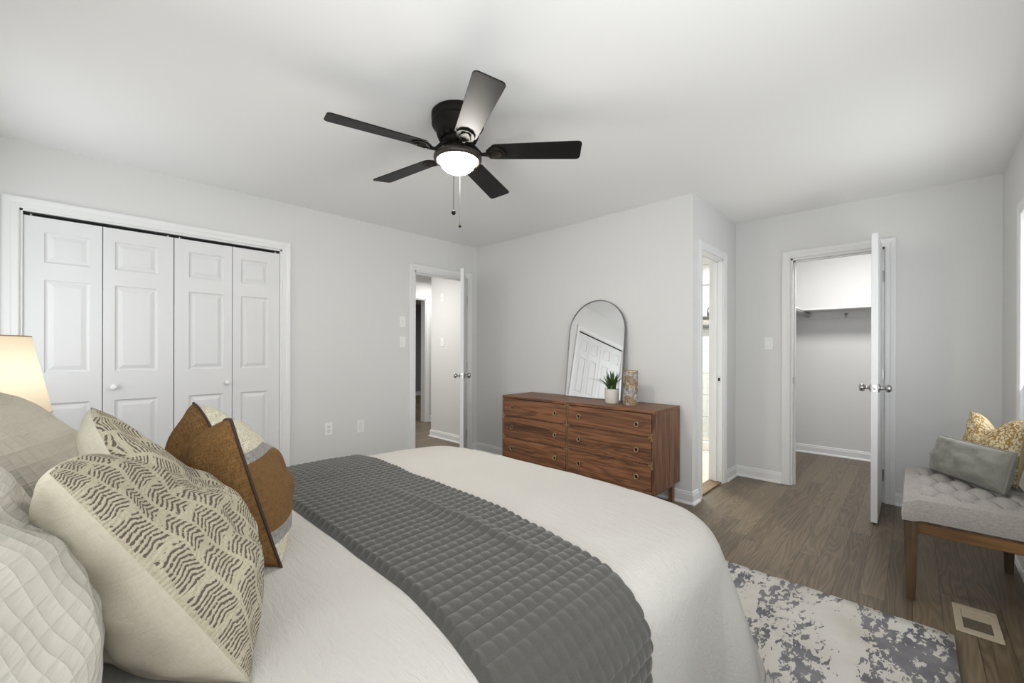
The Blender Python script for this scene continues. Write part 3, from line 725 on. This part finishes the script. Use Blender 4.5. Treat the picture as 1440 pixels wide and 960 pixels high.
# charcoal quilted runner across the bed: rows of puffs stitched in real relief
bm = B(); xa, xb = BX0-.45, BX1+.36
PW, PL = .0165, .029
def runner(a, b):
    x = xa+(xb-xa)*a
    f = (x-BX0)/(BX1-BX0)
    yn = .49 - .04*smooth(.85, 1.15, f) + .006*math.sin(x*5)
    yf = 1.005 - .068*f - .05*smooth(.9, 1.25, f) + .006*math.sin(x*6+1)
    if f < 0: yn += .02*f
    y = yn+(yf-yn)*b
    s = abs(math.sin(PI*x/PW*.5)); q = abs(math.sin(PI*y/PL))
    puff = (s**.55)*(.55+.45*q**.6)
    wr = .010*math.exp(-((y-.79-.05*(x+1.2))/.022)**2)*smooth(-1.5, -1.2, x)*(1-smooth(-.75, -.55, x))
    edge = min(1, min(b, 1-b)*30, min(a, 1-a)*60)
    return cover(x, y, .014*edge + .008*puff*edge + wr + .001, .12, 1.0)
grid(bm, 800, 150, runner)
rn = obj('bed_runner', bm, M['runner'], smooth=True, origin=(-1.27, .75, ZTOP)); tag(rn, 'charcoal grey quilted runner folded across the white comforter', 'bed runner')

# ------------------------------------------------------------------ cushions
def cushion(name, label, cat, w, h, T, front, back, pipe=None, chop=0, bn=None, tn=None, tf=None, nu=56, nv=56, wr=.006, pinch=.07, pe=.5, seed=0, group=None, quilt=None, cw=.42, chopn=None, hunch=0, pr=.0035, foot=True, bk=1.0, fk=1.0, sag=.18):
    # placed by three points: bottom corner and top corner of the near edge, top corner of the far edge
    bn, tn, tf = Vector(bn), Vector(tn), Vector(tf)
    w = (tf-tn).length; h = (tn-bn).length
    ex = (tf-tn).normalized() * (-1 if foot else 1); ez = (tn-bn); ez = (ez-ex*ez.dot(ex)).normalized(); ey = ez.cross(ex)
    mid = (bn + (tf-tn)*.5)
    r = thing(name, label, cat, mid, group)
    mt = Matrix.Identity(4)
    for i in range(3): mt[i][0] = ex[i]; mt[i][1] = ey[i]; mt[i][2] = ez[i]
    mt.translation = mid; r.matrix_world = mt
    def pt(a, b, s):
        u, v = 2*a-1, 2*b-1
        u = .3*u+.7*math.sin(u*PI/2); v = .3*v+.7*math.sin(v*PI/2)
        x = w/2*u*(1-pinch*(1-v*v)); z = h/2*(1+v*(1-pinch*.8*(1-u*u)))
        k = ((1-u*u)*(1-v*v)); t = T/2*(max(0, k)**pe)
        t *= 1+sag*(-v)*(1-v*v)*1.6
        c = chop*math.exp(-((u-(chopn or 0))/cw)**2)*smooth(-.35, 1.0, v)
        z -= c
        t += .12*c*(1-smooth(.55, 1, v))
        n = noise.noise(V(u*2.2+seed, v*2.2, s*3.1+seed))*wr*3*k**.3 + noise.noise(V(u*6+seed, v*5, s*5.7))*wr*1.2*k**.3
        # gathers that radiate from the corners
        for cu in (-1, 1):
            for cv in (-1, 1):
                du, dv = u-cu, v-cv; rr = math.hypot(du, dv); th = math.atan2(dv*cv, du*cu)
                n += wr*.8*math.sin(th*9+seed)*math.exp(-((rr-.45)/.25)**2)*k**.4
        y = s*(t+n*(1 if k > 0 else 0))*(fk if s > 0 else bk)
        y -= hunch*v*v
        return V(x, y, z)
    for s, nm, mat in ((1, 'front_panel', front), (-1, 'back_panel', back)):
        bm = B(); grid(bm, nu, nv, lambda a, b: pt(a, b, s), True)
        o = obj(nm, bm, mat, r, smooth=True, local=True)
    if pipe:
        n = 40; loop = [pt(i/n, 0, 0) for i in range(n)] + [pt(1, i/n, 0) for i in range(n)] + [pt(1-i/n, 1, 0) for i in range(n)] + [pt(0, 1-i/n, 0) for i in range(n+1)]
        obj('piping', tube(B(), loop, pr, 8), pipe, r, smooth=True, local=True)
    return r
# pairs lean back from the foot of the bed towards the headboard
cushion('throw_pillow', 'brown and cream striped throw pillow nearest the foot of the bed', 'pillow', .46, .43, .235, M['stripe'], M['brown'], M['browntrim'], chop=.085,
        bn=(-1.10, .34, .675), tn=(-1.10, .236, 1.045), tf=(-1.556, .238, 1.042), bk=1.45, seed=2, pinch=.05)
cushion('throw_pillow', 'black and cream chevron knit throw pillow with a plain cream back', 'pillow', .52, .47, .26, M['knit'], M['cream'], None, chop=.10,
        bn=(-.755, .19, .672), tn=(-.785, -.022, 1.052), tf=(-1.297, .02, 1.08), bk=1.1, fk=.82, sag=.42, seed=5, pinch=.05, wr=.008, chopn=-.1, nu=70, nv=70)
cushion('pillow_sham', 'quilted white pillow sham behind the knit pillow, nearest the camera', 'pillow', .70, .46, .27, M['sham'], M['sham'], None, chop=.03,
        bn=(-.50, -.045, .69), tn=(-.50, -.225, 1.08), tf=(-1.20, -.225, 1.08), seed=9, pinch=.03, pe=.42)
cushion('pillow_sham', 'quilted beige pillow sham in front of the glowing lamp', 'pillow', .70, .46, .26, M['shamfar'], M['shamfar'], None, chop=.02,
        bn=(-1.26, .0, .69), tn=(-1.26, -.19, 1.075), tf=(-1.98, -.19, 1.075), seed=13, pinch=.03, pe=.42)

# ------------------------------------------------------------------ nightstand and lamp
NX, NY = -2.4, -.2535
r = thing('nightstand', 'small oak nightstand under the glowing lamp beyond the bed', 'nightstand', (NX, NY, 0))
obj('cabinet_body', bxs((NX-.24, NX+.11, YH+.03, -.06, .18, .60)), M['basewood'], r, bevel=.004)
for x in (NX-.22, NX+.06):
    for y in (YH+.05, -.12): obj('leg', bxs((x, x+.04, y, y+.04, 0, .18)), M['basewood'], r)
for z in (.21, .40):
    d = obj('drawer', bxs((NX-.22, NX+.09, -.06, -.042, z, z+.17)), M['basewood'], r, bevel=.003)
    obj('drawer_knob', lathe(B(), [(.006, 0), (.006, .012), (.013, .02), (0, .028)], (NX-.065, -.042, z+.085), 14, 'y'), M['brass'], d, smooth=True)
r = thing('table_lamp', 'glowing table lamp with a tapered linen shade beyond the bed', 'lamp', (NX, NY, .6005))
obj('lamp_base', lathe(B(), [(0, .6005), (.075, .6005), (.075, .615), (.04, .625), (.06, .66), (.085, .72), (.075, .80), (.035, .86), (.02, .89), (.012, .90), (.012, .97), (0, .97)], (NX, NY, 0), 36), M['ceramic'], r, smooth=True)
bm = lathe(B(), [(.183, .963), (.128, 1.250)], (NX, NY, 0), 64, cap=False)
sh = obj('lamp_shade', bm, M['shade'], r, smooth=True)
for z, rr in ((.963, .183), (1.25, .128)):
    obj('shade_rim', tube(B(), [(NX+rr*math.cos(2*PI*i/48), NY+rr*math.sin(2*PI*i/48), z) for i in range(49)], .0022, 6), M['gold'], sh, smooth=True)
sp = tube(B(), [(NX, NY, .97), (NX, NY, 1.01)], .014, 12)
for k in range(3):
    a = 2*PI*k/3; tube(sp, [(NX, NY, 1.225), (NX+.127*math.cos(a), NY+.127*math.sin(a), 1.245)], .0015, 6)
tube(sp, [(NX+.014, NY, .985), (NX+.055, NY, 1.06), (NX+.04, NY, 1.16), (NX, NY, 1.23), (NX-.04, NY, 1.16), (NX-.055, NY, 1.06), (NX-.014, NY, .985)], .002, 6)
obj('lamp_harp', sp, M['gold'], r, smooth=True)
point('bedside_bulb', (NX, NY, 1.09), 2.7, (1, .90, .78), .03)

# ------------------------------------------------------------------ rug and floor register
bm = B()
def rugf(a, b):
    x, y = -2.62+2.745*a, .62+1.915*b
    return V(x, y, .010+.0015*noise.noise(V(x*5, y*5, 0)))
grid(bm, 40, 30, rugf)
rg = obj('rug', bm, M['rug'], smooth=True, origin=(-1.2, 1.5, .01)); tag(rg, 'distressed grey and cream area rug under the bed', 'rug')
md = rg.modifiers.new('solid', 'SOLIDIFY'); md.thickness = .0095; md.offset = -1
r = thing('floor_register', 'beige metal floor register on the wood floor by the bench', 'floor vent', (.205, 2.765, 0))
vx0, vx1, vy0, vy1 = .135, .275, 2.628, 2.902
bm = bxs((vx0, vx1, vy0, vy0+.045, 0.0005, .006), (vx0, vx1, vy1-.045, vy1, 0.0005, .006), (vx0, vx0+.026, vy0+.045, vy1-.045, 0.0005, .006), (vx1-.026, vx1, vy0+.045, vy1-.045, 0.0005, .006))
obj('register_frame', bm, M['vent'], r, bevel=.002)
bm = bxs((vx0+.026, vx1-.026, vy0+.045, vy1-.045, .0004, .001)); obj('duct_opening', bm, M['dark'], r)
bm = B(); n = 11
for i in range(n):
    y = vy0+.050+.098*i/(n-1); box(bm, vx0+.026, vx1-.026, y-.0009, y+.0009, .001, .0030)
obj('louvres', bm, M['louvre'], r)
obj('damper_plate', bxs((vx0+.026, vx1-.026, vy0+.152, vy1-.045, .001, .0035)), M['vent'], r)

# ------------------------------------------------------------------ ceiling fan
FX, FY, ZB = -1.725, 1.377, 2.240
fan = thing('ceiling_fan', 'black five-blade ceiling fan with a lit frosted bowl light', 'ceiling fan', (FX, FY, H))
c = (FX, FY, 0)
obj('motor_housing', lathe(B(), [(0, H-.0005), (.132, H-.0005), (.137, H-.006), (.137, H-.034), (.132, H-.040), (.131, H-.047), (.136, H-.053), (.136, H-.060), (.131, H-.070), (.118, H-.085), (.112, H-.099), (.110, H-.113), (.106, H-.122), (.098, H-.129), (.072, H-.136), (0, H-.136)], c, 64), M['bronze'], fan, smooth=True)
bm = lathe(B(), [(0, 2.308), (.080, 2.308), (.082, 2.300), (.078, 2.284), (.068, 2.276), (0, 2.276)], c, 40)
for k in range(15):
    a = 2*PI*k/15; q = lathe(B(), [(0, -.004), (.013, -.003), (.015, .003), (.010, .007), (0, .008)], n=10)
    bmesh.ops.transform(q, matrix=Matrix.Translation((FX+.093*math.cos(a), FY+.093*math.sin(a), 2.310)) @ V(math.cos(a), math.sin(a), -.9).to_track_quat('Z', 'Y').to_matrix().to_4x4(), verts=q.verts)
    me = bpy.data.meshes.new('tmp'); q.to_mesh(me); q.free(); bm.from_mesh(me); bpy.data.meshes.remove(me)
obj('flywheel', bm, M['bronze'], fan, smooth=True)
obj('switch_housing', lathe(B(), [(0, 2.280), (.050, 2.280), (.053, 2.273), (.053, 2.250), (.050, 2.244), (0, 2.244)], c, 40), M['bronze'], fan, smooth=True)
obj('light_fitter', lathe(B(), [(0, 2.248), (.056, 2.247), (.085, 2.241), (.110, 2.231), (.122, 2.222), (.126, 2.214), (.126, 2.204), (.121, 2.195), (.112, 2.191), (.104, 2.195), (.102, 2.206), (0, 2.206)], c, 64), M['ringm'], fan, smooth=True)
obj('glass_bowl', lathe(B(), [(.100, 2.209), (.099, 2.200), (.094, 2.183), (.083, 2.165), (.066, 2.149), (.042, 2.137), (.02, 2.132), (0, 2.131)], c, 64), M['bowl'], fan, smooth=True)
CAMD = V(-FX, -FY, 0).normalized(); CAMR = V(CAMD.y, -CAMD.x, 0)*-1
for off, rad, zt, zb, rr in ((-.020, .122, 2.206, 1.890, .011), (.012, -.120, 2.206, 1.895, .008)):
    q = CAMD*rad + V(-CAMD.y, CAMD.x, 0)*off; dx, dy = q.x, q.y
    ch = tube(B(), [(FX+dx, FY+dy, zt), (FX+dx, FY+dy, zb)], .0015 if rad > 0 else .0009, 6)
    p = obj('pull_chain', ch, M['ringm'], fan)
    fb = lathe(B(), [(0, zb-rr*1.7), (rr*.7, zb-rr*1.3), (rr, zb-rr*.6), (rr*.9, zb+.0), (rr*.4, zb+rr*.5), (0, zb+rr*.7)], (FX+dx, FY+dy, 0), 20)
    obj('chain_fob', fb, M['bronze'], p, smooth=True)
def blade_outline():
    pts = []; x0, x1, wa, wb = .165, .642, .056, .068
    for i in range(9): a = PI/2+PI*i/8; pts.append((x0+.035+.035*math.cos(a)*1.0, wa*math.sin(a)))
    n = 7; rc = .022
    for i in range(n): a = -PI/2+PI/2*i/(n-1); pts.append((x1-rc+rc*math.cos(a), -wb+rc+rc*math.sin(a)))
    for i in range(n): a = PI/2*i/(n-1); pts.append((x1-rc+rc*math.cos(a), wb-rc+rc*math.sin(a)))
    return pts
PITCH = math.radians(-12)
for k in range(5):
    ang = math.radians((41, 115, 188.3, 255.8, 332.4)[k])
    Mx = Matrix.Translation((FX, FY, ZB)) @ Matrix.Rotation(ang, 4, 'Z')
    bm = prism(B(), blade_outline(), lambda p, e: V(p[0], p[1], -.003+.006*e))
    bmesh.ops.transform(bm, matrix=Mx @ Matrix.Rotation(PITCH, 4, 'X'), verts=bm.verts)
    bl = obj('blade', bm, M['blade'], fan, bevel=.0015)
    bm = B(); tube(bm, [(.060, 0, .046), (.092, 0, .022), (.125, 0, -.012), (.165, 0, -.013)], [.012, .010, .009, .011], 10)
    q = prism(B(), [(.150, -.018), (.170, -.042), (.205, -.046), (.235, -.030), (.248, 0), (.235, .030), (.205, .046), (.170, .042), (.150, .018)], lambda p, e: V(p[0], p[1], -.010+.006*e))
    for (sx, sy) in ((.185, -.026), (.185, .026), (.223, 0)): lathe(q, [(0, -.013), (.006, -.012), (.007, -.009)], (sx, sy, 0), 10)
    for yy in (-.02, .02): tube(q, [(.155, yy*.5, -.011), (.18, yy*1.3, -.0125), (.215, yy, -.0125), (.23, yy*.3, -.011)], .004, 6)
    bmesh.ops.transform(q, matrix=Matrix.Rotation(PITCH, 4, 'X'), verts=q.verts)
    me = bpy.data.meshes.new('tmp'); q.to_mesh(me); q.free(); bm.from_mesh(me); bpy.data.meshes.remove(me)
    bmesh.ops.transform(bm, matrix=Mx, verts=bm.verts)
    obj('blade_bracket', bm, M['bronze'], bl, smooth=False)

# ------------------------------------------------------------------ dresser
DX0, DX1, DY0, DY1, DZ0, DZ1, DM = -2.885, -1.333, 2.862, 3.305, .170, .770, -2.109
dr = thing('dresser', 'walnut six-drawer dresser with brass ring pulls against the wall', 'dresser', ((DX0+DX1)/2, (DY0+DY1)/2, 0))
bm = bxs((DX0, DX1, DY0, DY1, DZ1-.022, DZ1)); obj('top_panel', bm, M['walnutx'], dr, bevel=.002)
for x in (DX0, DX1-.022): obj('side_panel', bxs((x, x+.022, DY0, DY1, DZ0, DZ1-.0225)), M['walnutz'], dr, bevel=.0015)
obj('carcass', bxs((DX0+.022, DX1-.022, DY0+.012, DY1-.001, DZ0+.0, DZ1-.023)), M['seam'], dr)
obj('bottom_rail', bxs((DX0+.022, DX1-.022, DY0, DY0+.012, DZ0, DZ0+.012)), M['walnutx'], dr)
rows = [(.583, .742), (.380, .571), (.186, .368)]
cols = [(DX0+.026, DM-.010), (DM+.010, DX1-.026)]
rail = B()
for z in (.574, .371): box(rail, DX0+.0225, DX1-.0225, DY0+.001, DY0+.0125, z, z+.006)
box(rail, DM-.006, DM+.006, DY0+.001, DY0+.0125, DZ0+.012, DZ1-.023)
obj('divider_rail', rail, M['walnutz'], dr)
for (a, b) in cols:
    for (c_, d_) in rows:
        d = obj('drawer', bxs((a, b, DY0-.003, DY0+.011, c_, d_)), M['walnutx'], dr, bevel=.002)
        zc = (c_+d_)/2
        for x in (a+.116, b-.112):
            p = lathe(B(), [(0, -.006), (.006, -.006), (.0155, -.0045), (.0165, 0)], (x, DY0-.003, zc), 24, 'y')
            kn = obj('ring_pull', p, M['dkmetal'], d, smooth=True)
            rg_ = tube(B(), [(x+.0155*math.cos(2*PI*i/28), DY0-.0085-.004*(1-math.sin(2*PI*i/28)), zc-.001+.0165*math.sin(2*PI*i/28)) for i in range(29)], .0032, 8)
            obj('brass_ring', rg_, M['brass'], kn, smooth=True)
for x in (DM, DX1-.020, DX0+.020):
    for z in (.577, .374):
        inl = B(); sx = 0 if x == DM else (-1 if x > DM else 1)
        hx = (x-.030, x+.030) if sx == 0 else tuple(sorted((x, x+sx*.030)))
        pts = [(hx[0], z-.005), (x-.005, z-.005), (x-.005, z-.030), (x+.005, z-.030), (x+.005, z-.005), (hx[1], z-.005), (hx[1], z+.005), (x+.005, z+.005), (x+.005, z+.030), (x-.005, z+.030), (x-.005, z+.005), (hx[0], z+.005)]
        clean = []
        for p in pts:
            p = (min(max(p[0], min(hx[0], x-.005)), max(hx[1], x+.005)), p[1])
            if not clean or abs(p[0]-clean[-1][0])+abs(p[1]-clean[-1][1]) > 1e-6: clean.append(p)
        prism(inl, clean, lambda p, e: V(p[0], DY0-.0046+.005*e, p[1]))
        obj('brass_inlay', inl, M['brass'], dr)
inl = bxs((DM-.026, DM+.026, DY0-.0042, DY0+.001, .743, .7475)); obj('brass_inlay', inl, M['brass'], dr)
obj('brass_strip', bxs((DM-.0035, DM+.0035, DY0-.0022, DY0+.001, DZ0+.01, DZ1-.022)), M['brass'], dr)
obj('base_apron', bxs((DX0+.03, DX1-.03, DY0+.035, DY0+.055, DZ0-.035, DZ0), (DX0+.03, DX1-.03, DY1-.05, DY1-.03, DZ0-.035, DZ0), (DX1-.05, DX1-.03, DY0+.055, DY1-.05, DZ0-.035, DZ0), (DX0+.03, DX0+.05, DY0+.055, DY1-.05, DZ0-.035, DZ0)), M['walnutz'], dr)
for x in (DX0+.028, DX1-.066):
    for y in (DY0+.03, DY1-.066):
        bm = B(); box(bm, x, x+.038, y, y+.038, 0, DZ0-.0005)
        for v in bm.verts:
            if v.co.z < .05: v.co.x += (x+.019-v.co.x)*.12; v.co.y += (y+.019-v.co.y)*.12
        obj('leg', bm, M['walnutz'], dr, bevel=.002)

# ------------------------------------------------------------------ arched mirror
mx0, mx1 = -2.395, -1.800; mw = mx1-mx0; mh = .905; TILT = math.radians(6.6); my = 3.214; mz = DZ1+.0008
mr = thing('arched_mirror', 'arched frameless-looking mirror with a thin grey frame leaning on the dresser', 'mirror', ((mx0+mx1)/2, my, mz))
mr['label'] = 'tall arched mirror with a thin grey metal frame leaning on the dresser'
mr.rotation_euler = (-TILT, 0, 0)
def arch(w_, h_, n=40, r0=0):
    rad = w_/2; return [(-rad, r0)] + [(rad, r0)] + [(rad*math.cos(PI*i/n), h_-rad+rad*math.sin(PI*i/n)) for i in range(n+1)]
oa, ia = arch(mw, mh), arch(mw-.014, mh-.007, r0=.007)
bm = B()
for ya, yb in ((-.002, .018),):
    A = [[bm.verts.new((p[0], y, p[1])) for p in L_] for L_, y in ((oa, ya), (ia, ya), (ia, yb), (oa, yb))]
    n = len(oa)
    for q in range(4):
        for i in range(n): bm.faces.new([A[q][i], A[q][(i+1) % n], A[(q+1) % 4][(i+1) % n], A[(q+1) % 4][i]])
obj('mirror_frame', bm, M['mframe'], mr, local=True)
obj('mirror_glass', prism(B(), ia, lambda p, e: V(p[0], .004+.004*e, p[1])), M['mirror'], mr, local=True)
obj('backing_board', prism(B(), ia, lambda p, e: V(p[0], .0085+.006*e, p[1])), M['seam'], mr, local=True)

# ------------------------------------------------------------------ potted plant and canisters
px, py = -1.795, 3.058
pl = thing('potted_plant', 'small leafy green plant in a speckled white pot on the dresser', 'plant', (px, py, DZ1+.0006))
z0 = DZ1+.0006
obj('pot', lathe(B(), [(0, z0), (.052, z0), (.056, z0+.005), (.058, z0+.115), (.056, z0+.118), (.051, z0+.116), (.050, z0+.100), (0, z0+.100)], (px, py, 0), 40), M['pot'], pl, smooth=True)
obj('soil', lathe(B(), [(0, z0+.108), (.045, z0+.106), (.049, z0+.101)], (px, py, 0), 24), M['soil'], pl, smooth=True)
rnd = random.Random(4)
for i in range(58):
    a = rnd.uniform(0, 2*PI); sp_ = rnd.uniform(.12, 1.0); L = rnd.uniform(.115, .185)*(1.05-.12*sp_); r0 = rnd.uniform(.003, .032)
    d = V(math.cos(a), math.sin(a), 0); sd = V(-d.y, d.x, 0); bm = B(); prev = None
    if d.y > .3: sp_ *= .55
    if d.x > .55: sp_ *= .7
    wd = rnd.uniform(.005, .0085)
    for j in range(8):
        t = j/7; out = r0+sp_*L*1.05*t**1.5; up_ = L*(t-.42*sp_*t*t)
        wj = wd*math.sin(PI*min(1, .12+t*.88))**.7 if j < 7 else .0006
        cpt = V(px, py, z0+.105) + d*out + V(0, 0, up_)
        ring = [bm.verts.new(cpt-sd*wj), bm.verts.new(cpt+V(0, 0, -.0015)), bm.verts.new(cpt+sd*wj)]
        if prev:
            for k in range(2): bm.faces.new([prev[k], prev[k+1], ring[k+1], ring[k]])
        prev = ring
    obj('leaf', bm, M['leaf'] if rnd.random() < .7 else M['leaf2'], pl, smooth=True)
cx_, cy_ = -1.640, 3.078
def canister(name, label, z, rad, h):
    r = thing(name, label, 'canister', (cx_, cy_, z))
    obj('canister_body', lathe(B(), [(0, 0), (rad, 0), (rad, h-.012), (0, h-.012)], n=40), M['canister'], r, smooth=False, local=True, bevel=.002)
    obj('lid', lathe(B(), [(0, h-.0118), (rad*1.015, h-.0118), (rad*1.015, h-.002), (rad*.97, h), (0, h)], n=40), M['gold'], r, local=True)
    return r
canister('canister', 'taller swirl-patterned canister at the bottom of the dresser stack', DZ1+.0006, .060, .162)
canister('canister', 'shorter swirl-patterned canister on top of the dresser stack', DZ1+.1632, .058, .112)

# ------------------------------------------------------------------ bench with cushions
bx0, bx1, by0, by1 = -.035, .405, 2.785, 3.545
bn_ = thing('bench', 'tufted grey upholstered bench with brown wooden legs against the wall', 'bench', ((bx0+bx1)/2, (by0+by1)/2, 0))
zs0, zs1 = .385, .505
def seat(a, b):     # top with tufts, sides rolled
    return None
bm = B(); nu, nv = 140, 320
tufts = []
for j in range(6):
    for i in range(3):
        tufts.append((bx0+.085+(i+.5*(j % 2))*.13, by0+.095+j*.115))
def seatp(a, b):
    # superellipse-like block: a runs over the width (with skirts), b over the length
    sk = .10
    def ax(t, lo, hi):
        L = hi-lo; s = t*(L+2*sk)-sk
        if s < 0: return lo, -s
        if s > L: return hi, s-L
        return lo+s, 0
    x, dx = ax(a, bx0, bx1); y, dy = ax(b, by0, by1)
    rr = .028; d = max(dx, dy)
    ex = min(x-bx0, bx1-x); ey = min(y-by0, by1-y); e = min(ex, ey)
    z = zs1 - .022*(1-smooth(0, .07, ex)) - .022*(1-smooth(0, .07, ey)) + .006
    for (tx, ty) in tufts:
        q = math.hypot((x-tx), (y-ty)); z -= .022*math.exp(-(q/.022)**2)
    # diamond tufting: puffs between creases that join neighbouring tufts
    p1 = (x-bx0-.085)/.13; p2 = (y-by0-.095)/.23
    pf = (abs(math.sin(PI*(p1+p2)))*abs(math.sin(PI*(p1-p2))))**.5
    z -= .026*(1-pf)*smooth(.0, .09, ex)*smooth(.02, .10, ey) - .006
    z -= d*1.0
    bulge = .006*math.sin(PI*min(1, d/sk))
    if dx > 0: x += (bulge if x > (bx0+bx1)/2 else -bulge)
    if dy > 0: y += (bulge if y > (by0+by1)/2 else -bulge)
    return V(x, y, max(z, zs0))
grid(bm, nu, nv, seatp)
obj('seat_cushion', bm, M['bench'], bn_, smooth=True)
obj('seat_deck', bxs((bx0+.01, bx1-.01, by0+.01, by1-.01, zs0-.004, zs0+.02)), M['benchwoodz'], bn_)
obj('apron', bxs((bx0+.045, bx1-.045, by0+.012, by0+.034, .330, zs0-.004)), M['benchwood'], bn_, bevel=.003)
obj('apron', bxs((bx0+.045, bx1-.045, by1-.034, by1-.012, .330, zs0-.004)), M['benchwood'], bn_, bevel=.003)
obj('apron', bxs((bx0+.012, bx0+.034, by0+.055, by1-.055, .330, zs0-.004)), M['benchwood'], bn_, bevel=.003)
obj('apron', bxs((bx1-.034, bx1-.012, by0+.055, by1-.055, .330, zs0-.004)), M['benchwood'], bn_, bevel=.003)
for x in (bx0+.003, bx1-.053):
    for y in (by0+.004, by1-.054):
        bm = B(); s = .050
        cxl, cyl = x+s/2, y+s/2
        for (za, zb, ra, rb) in ((.297, zs0-.0045, s/2, s/2), (.288, .297, s/2*.9, s/2*.9), (0, .288, s/2*.62, s/2*.97)):
            q = [bm.verts.new((cxl+sx*ra, cyl+sy*ra, za)) for sx, sy in ((-1, -1), (1, -1), (1, 1), (-1, 1))] + [bm.verts.new((cxl+sx*rb, cyl+sy*rb, zb)) for sx, sy in ((-1, -1), (1, -1), (1, 1), (-1, 1))]
            for f in ((0, 3, 2, 1), (4, 5, 6, 7), (0, 1, 5, 4), (1, 2, 6, 5), (2, 3, 7, 6), (3, 0, 4, 7)): bm.faces.new([q[i] for i in f])
        obj('leg', bm, M['benchwoodz'], bn_, bevel=.002)
cushion('lumbar_pillow', 'grey-green velvet lumbar pillow lying in front on the grey bench', 'pillow', .46, .21, .15, M['velvet'], M['velvet'], M['velvet'], chop=.0,
        bn=(.315, 3.09, .517), tn=(.345, 3.135, .710), tf=(.105, 3.52, .710), foot=False, seed=21, pinch=.02, pe=.36, wr=.005, nu=50, nv=30, pr=.006)
cushion('throw_pillow', 'gold floral throw pillow standing behind the velvet pillow on the bench', 'pillow', .40, .37, .15, M['floral'], M['floralback'], None, chop=.075,
        bn=(.375, 3.26, .515), tn=(.405, 3.29, .86), tf=(.235, 3.60, .86), foot=False, seed=27, pinch=.06, wr=.005)
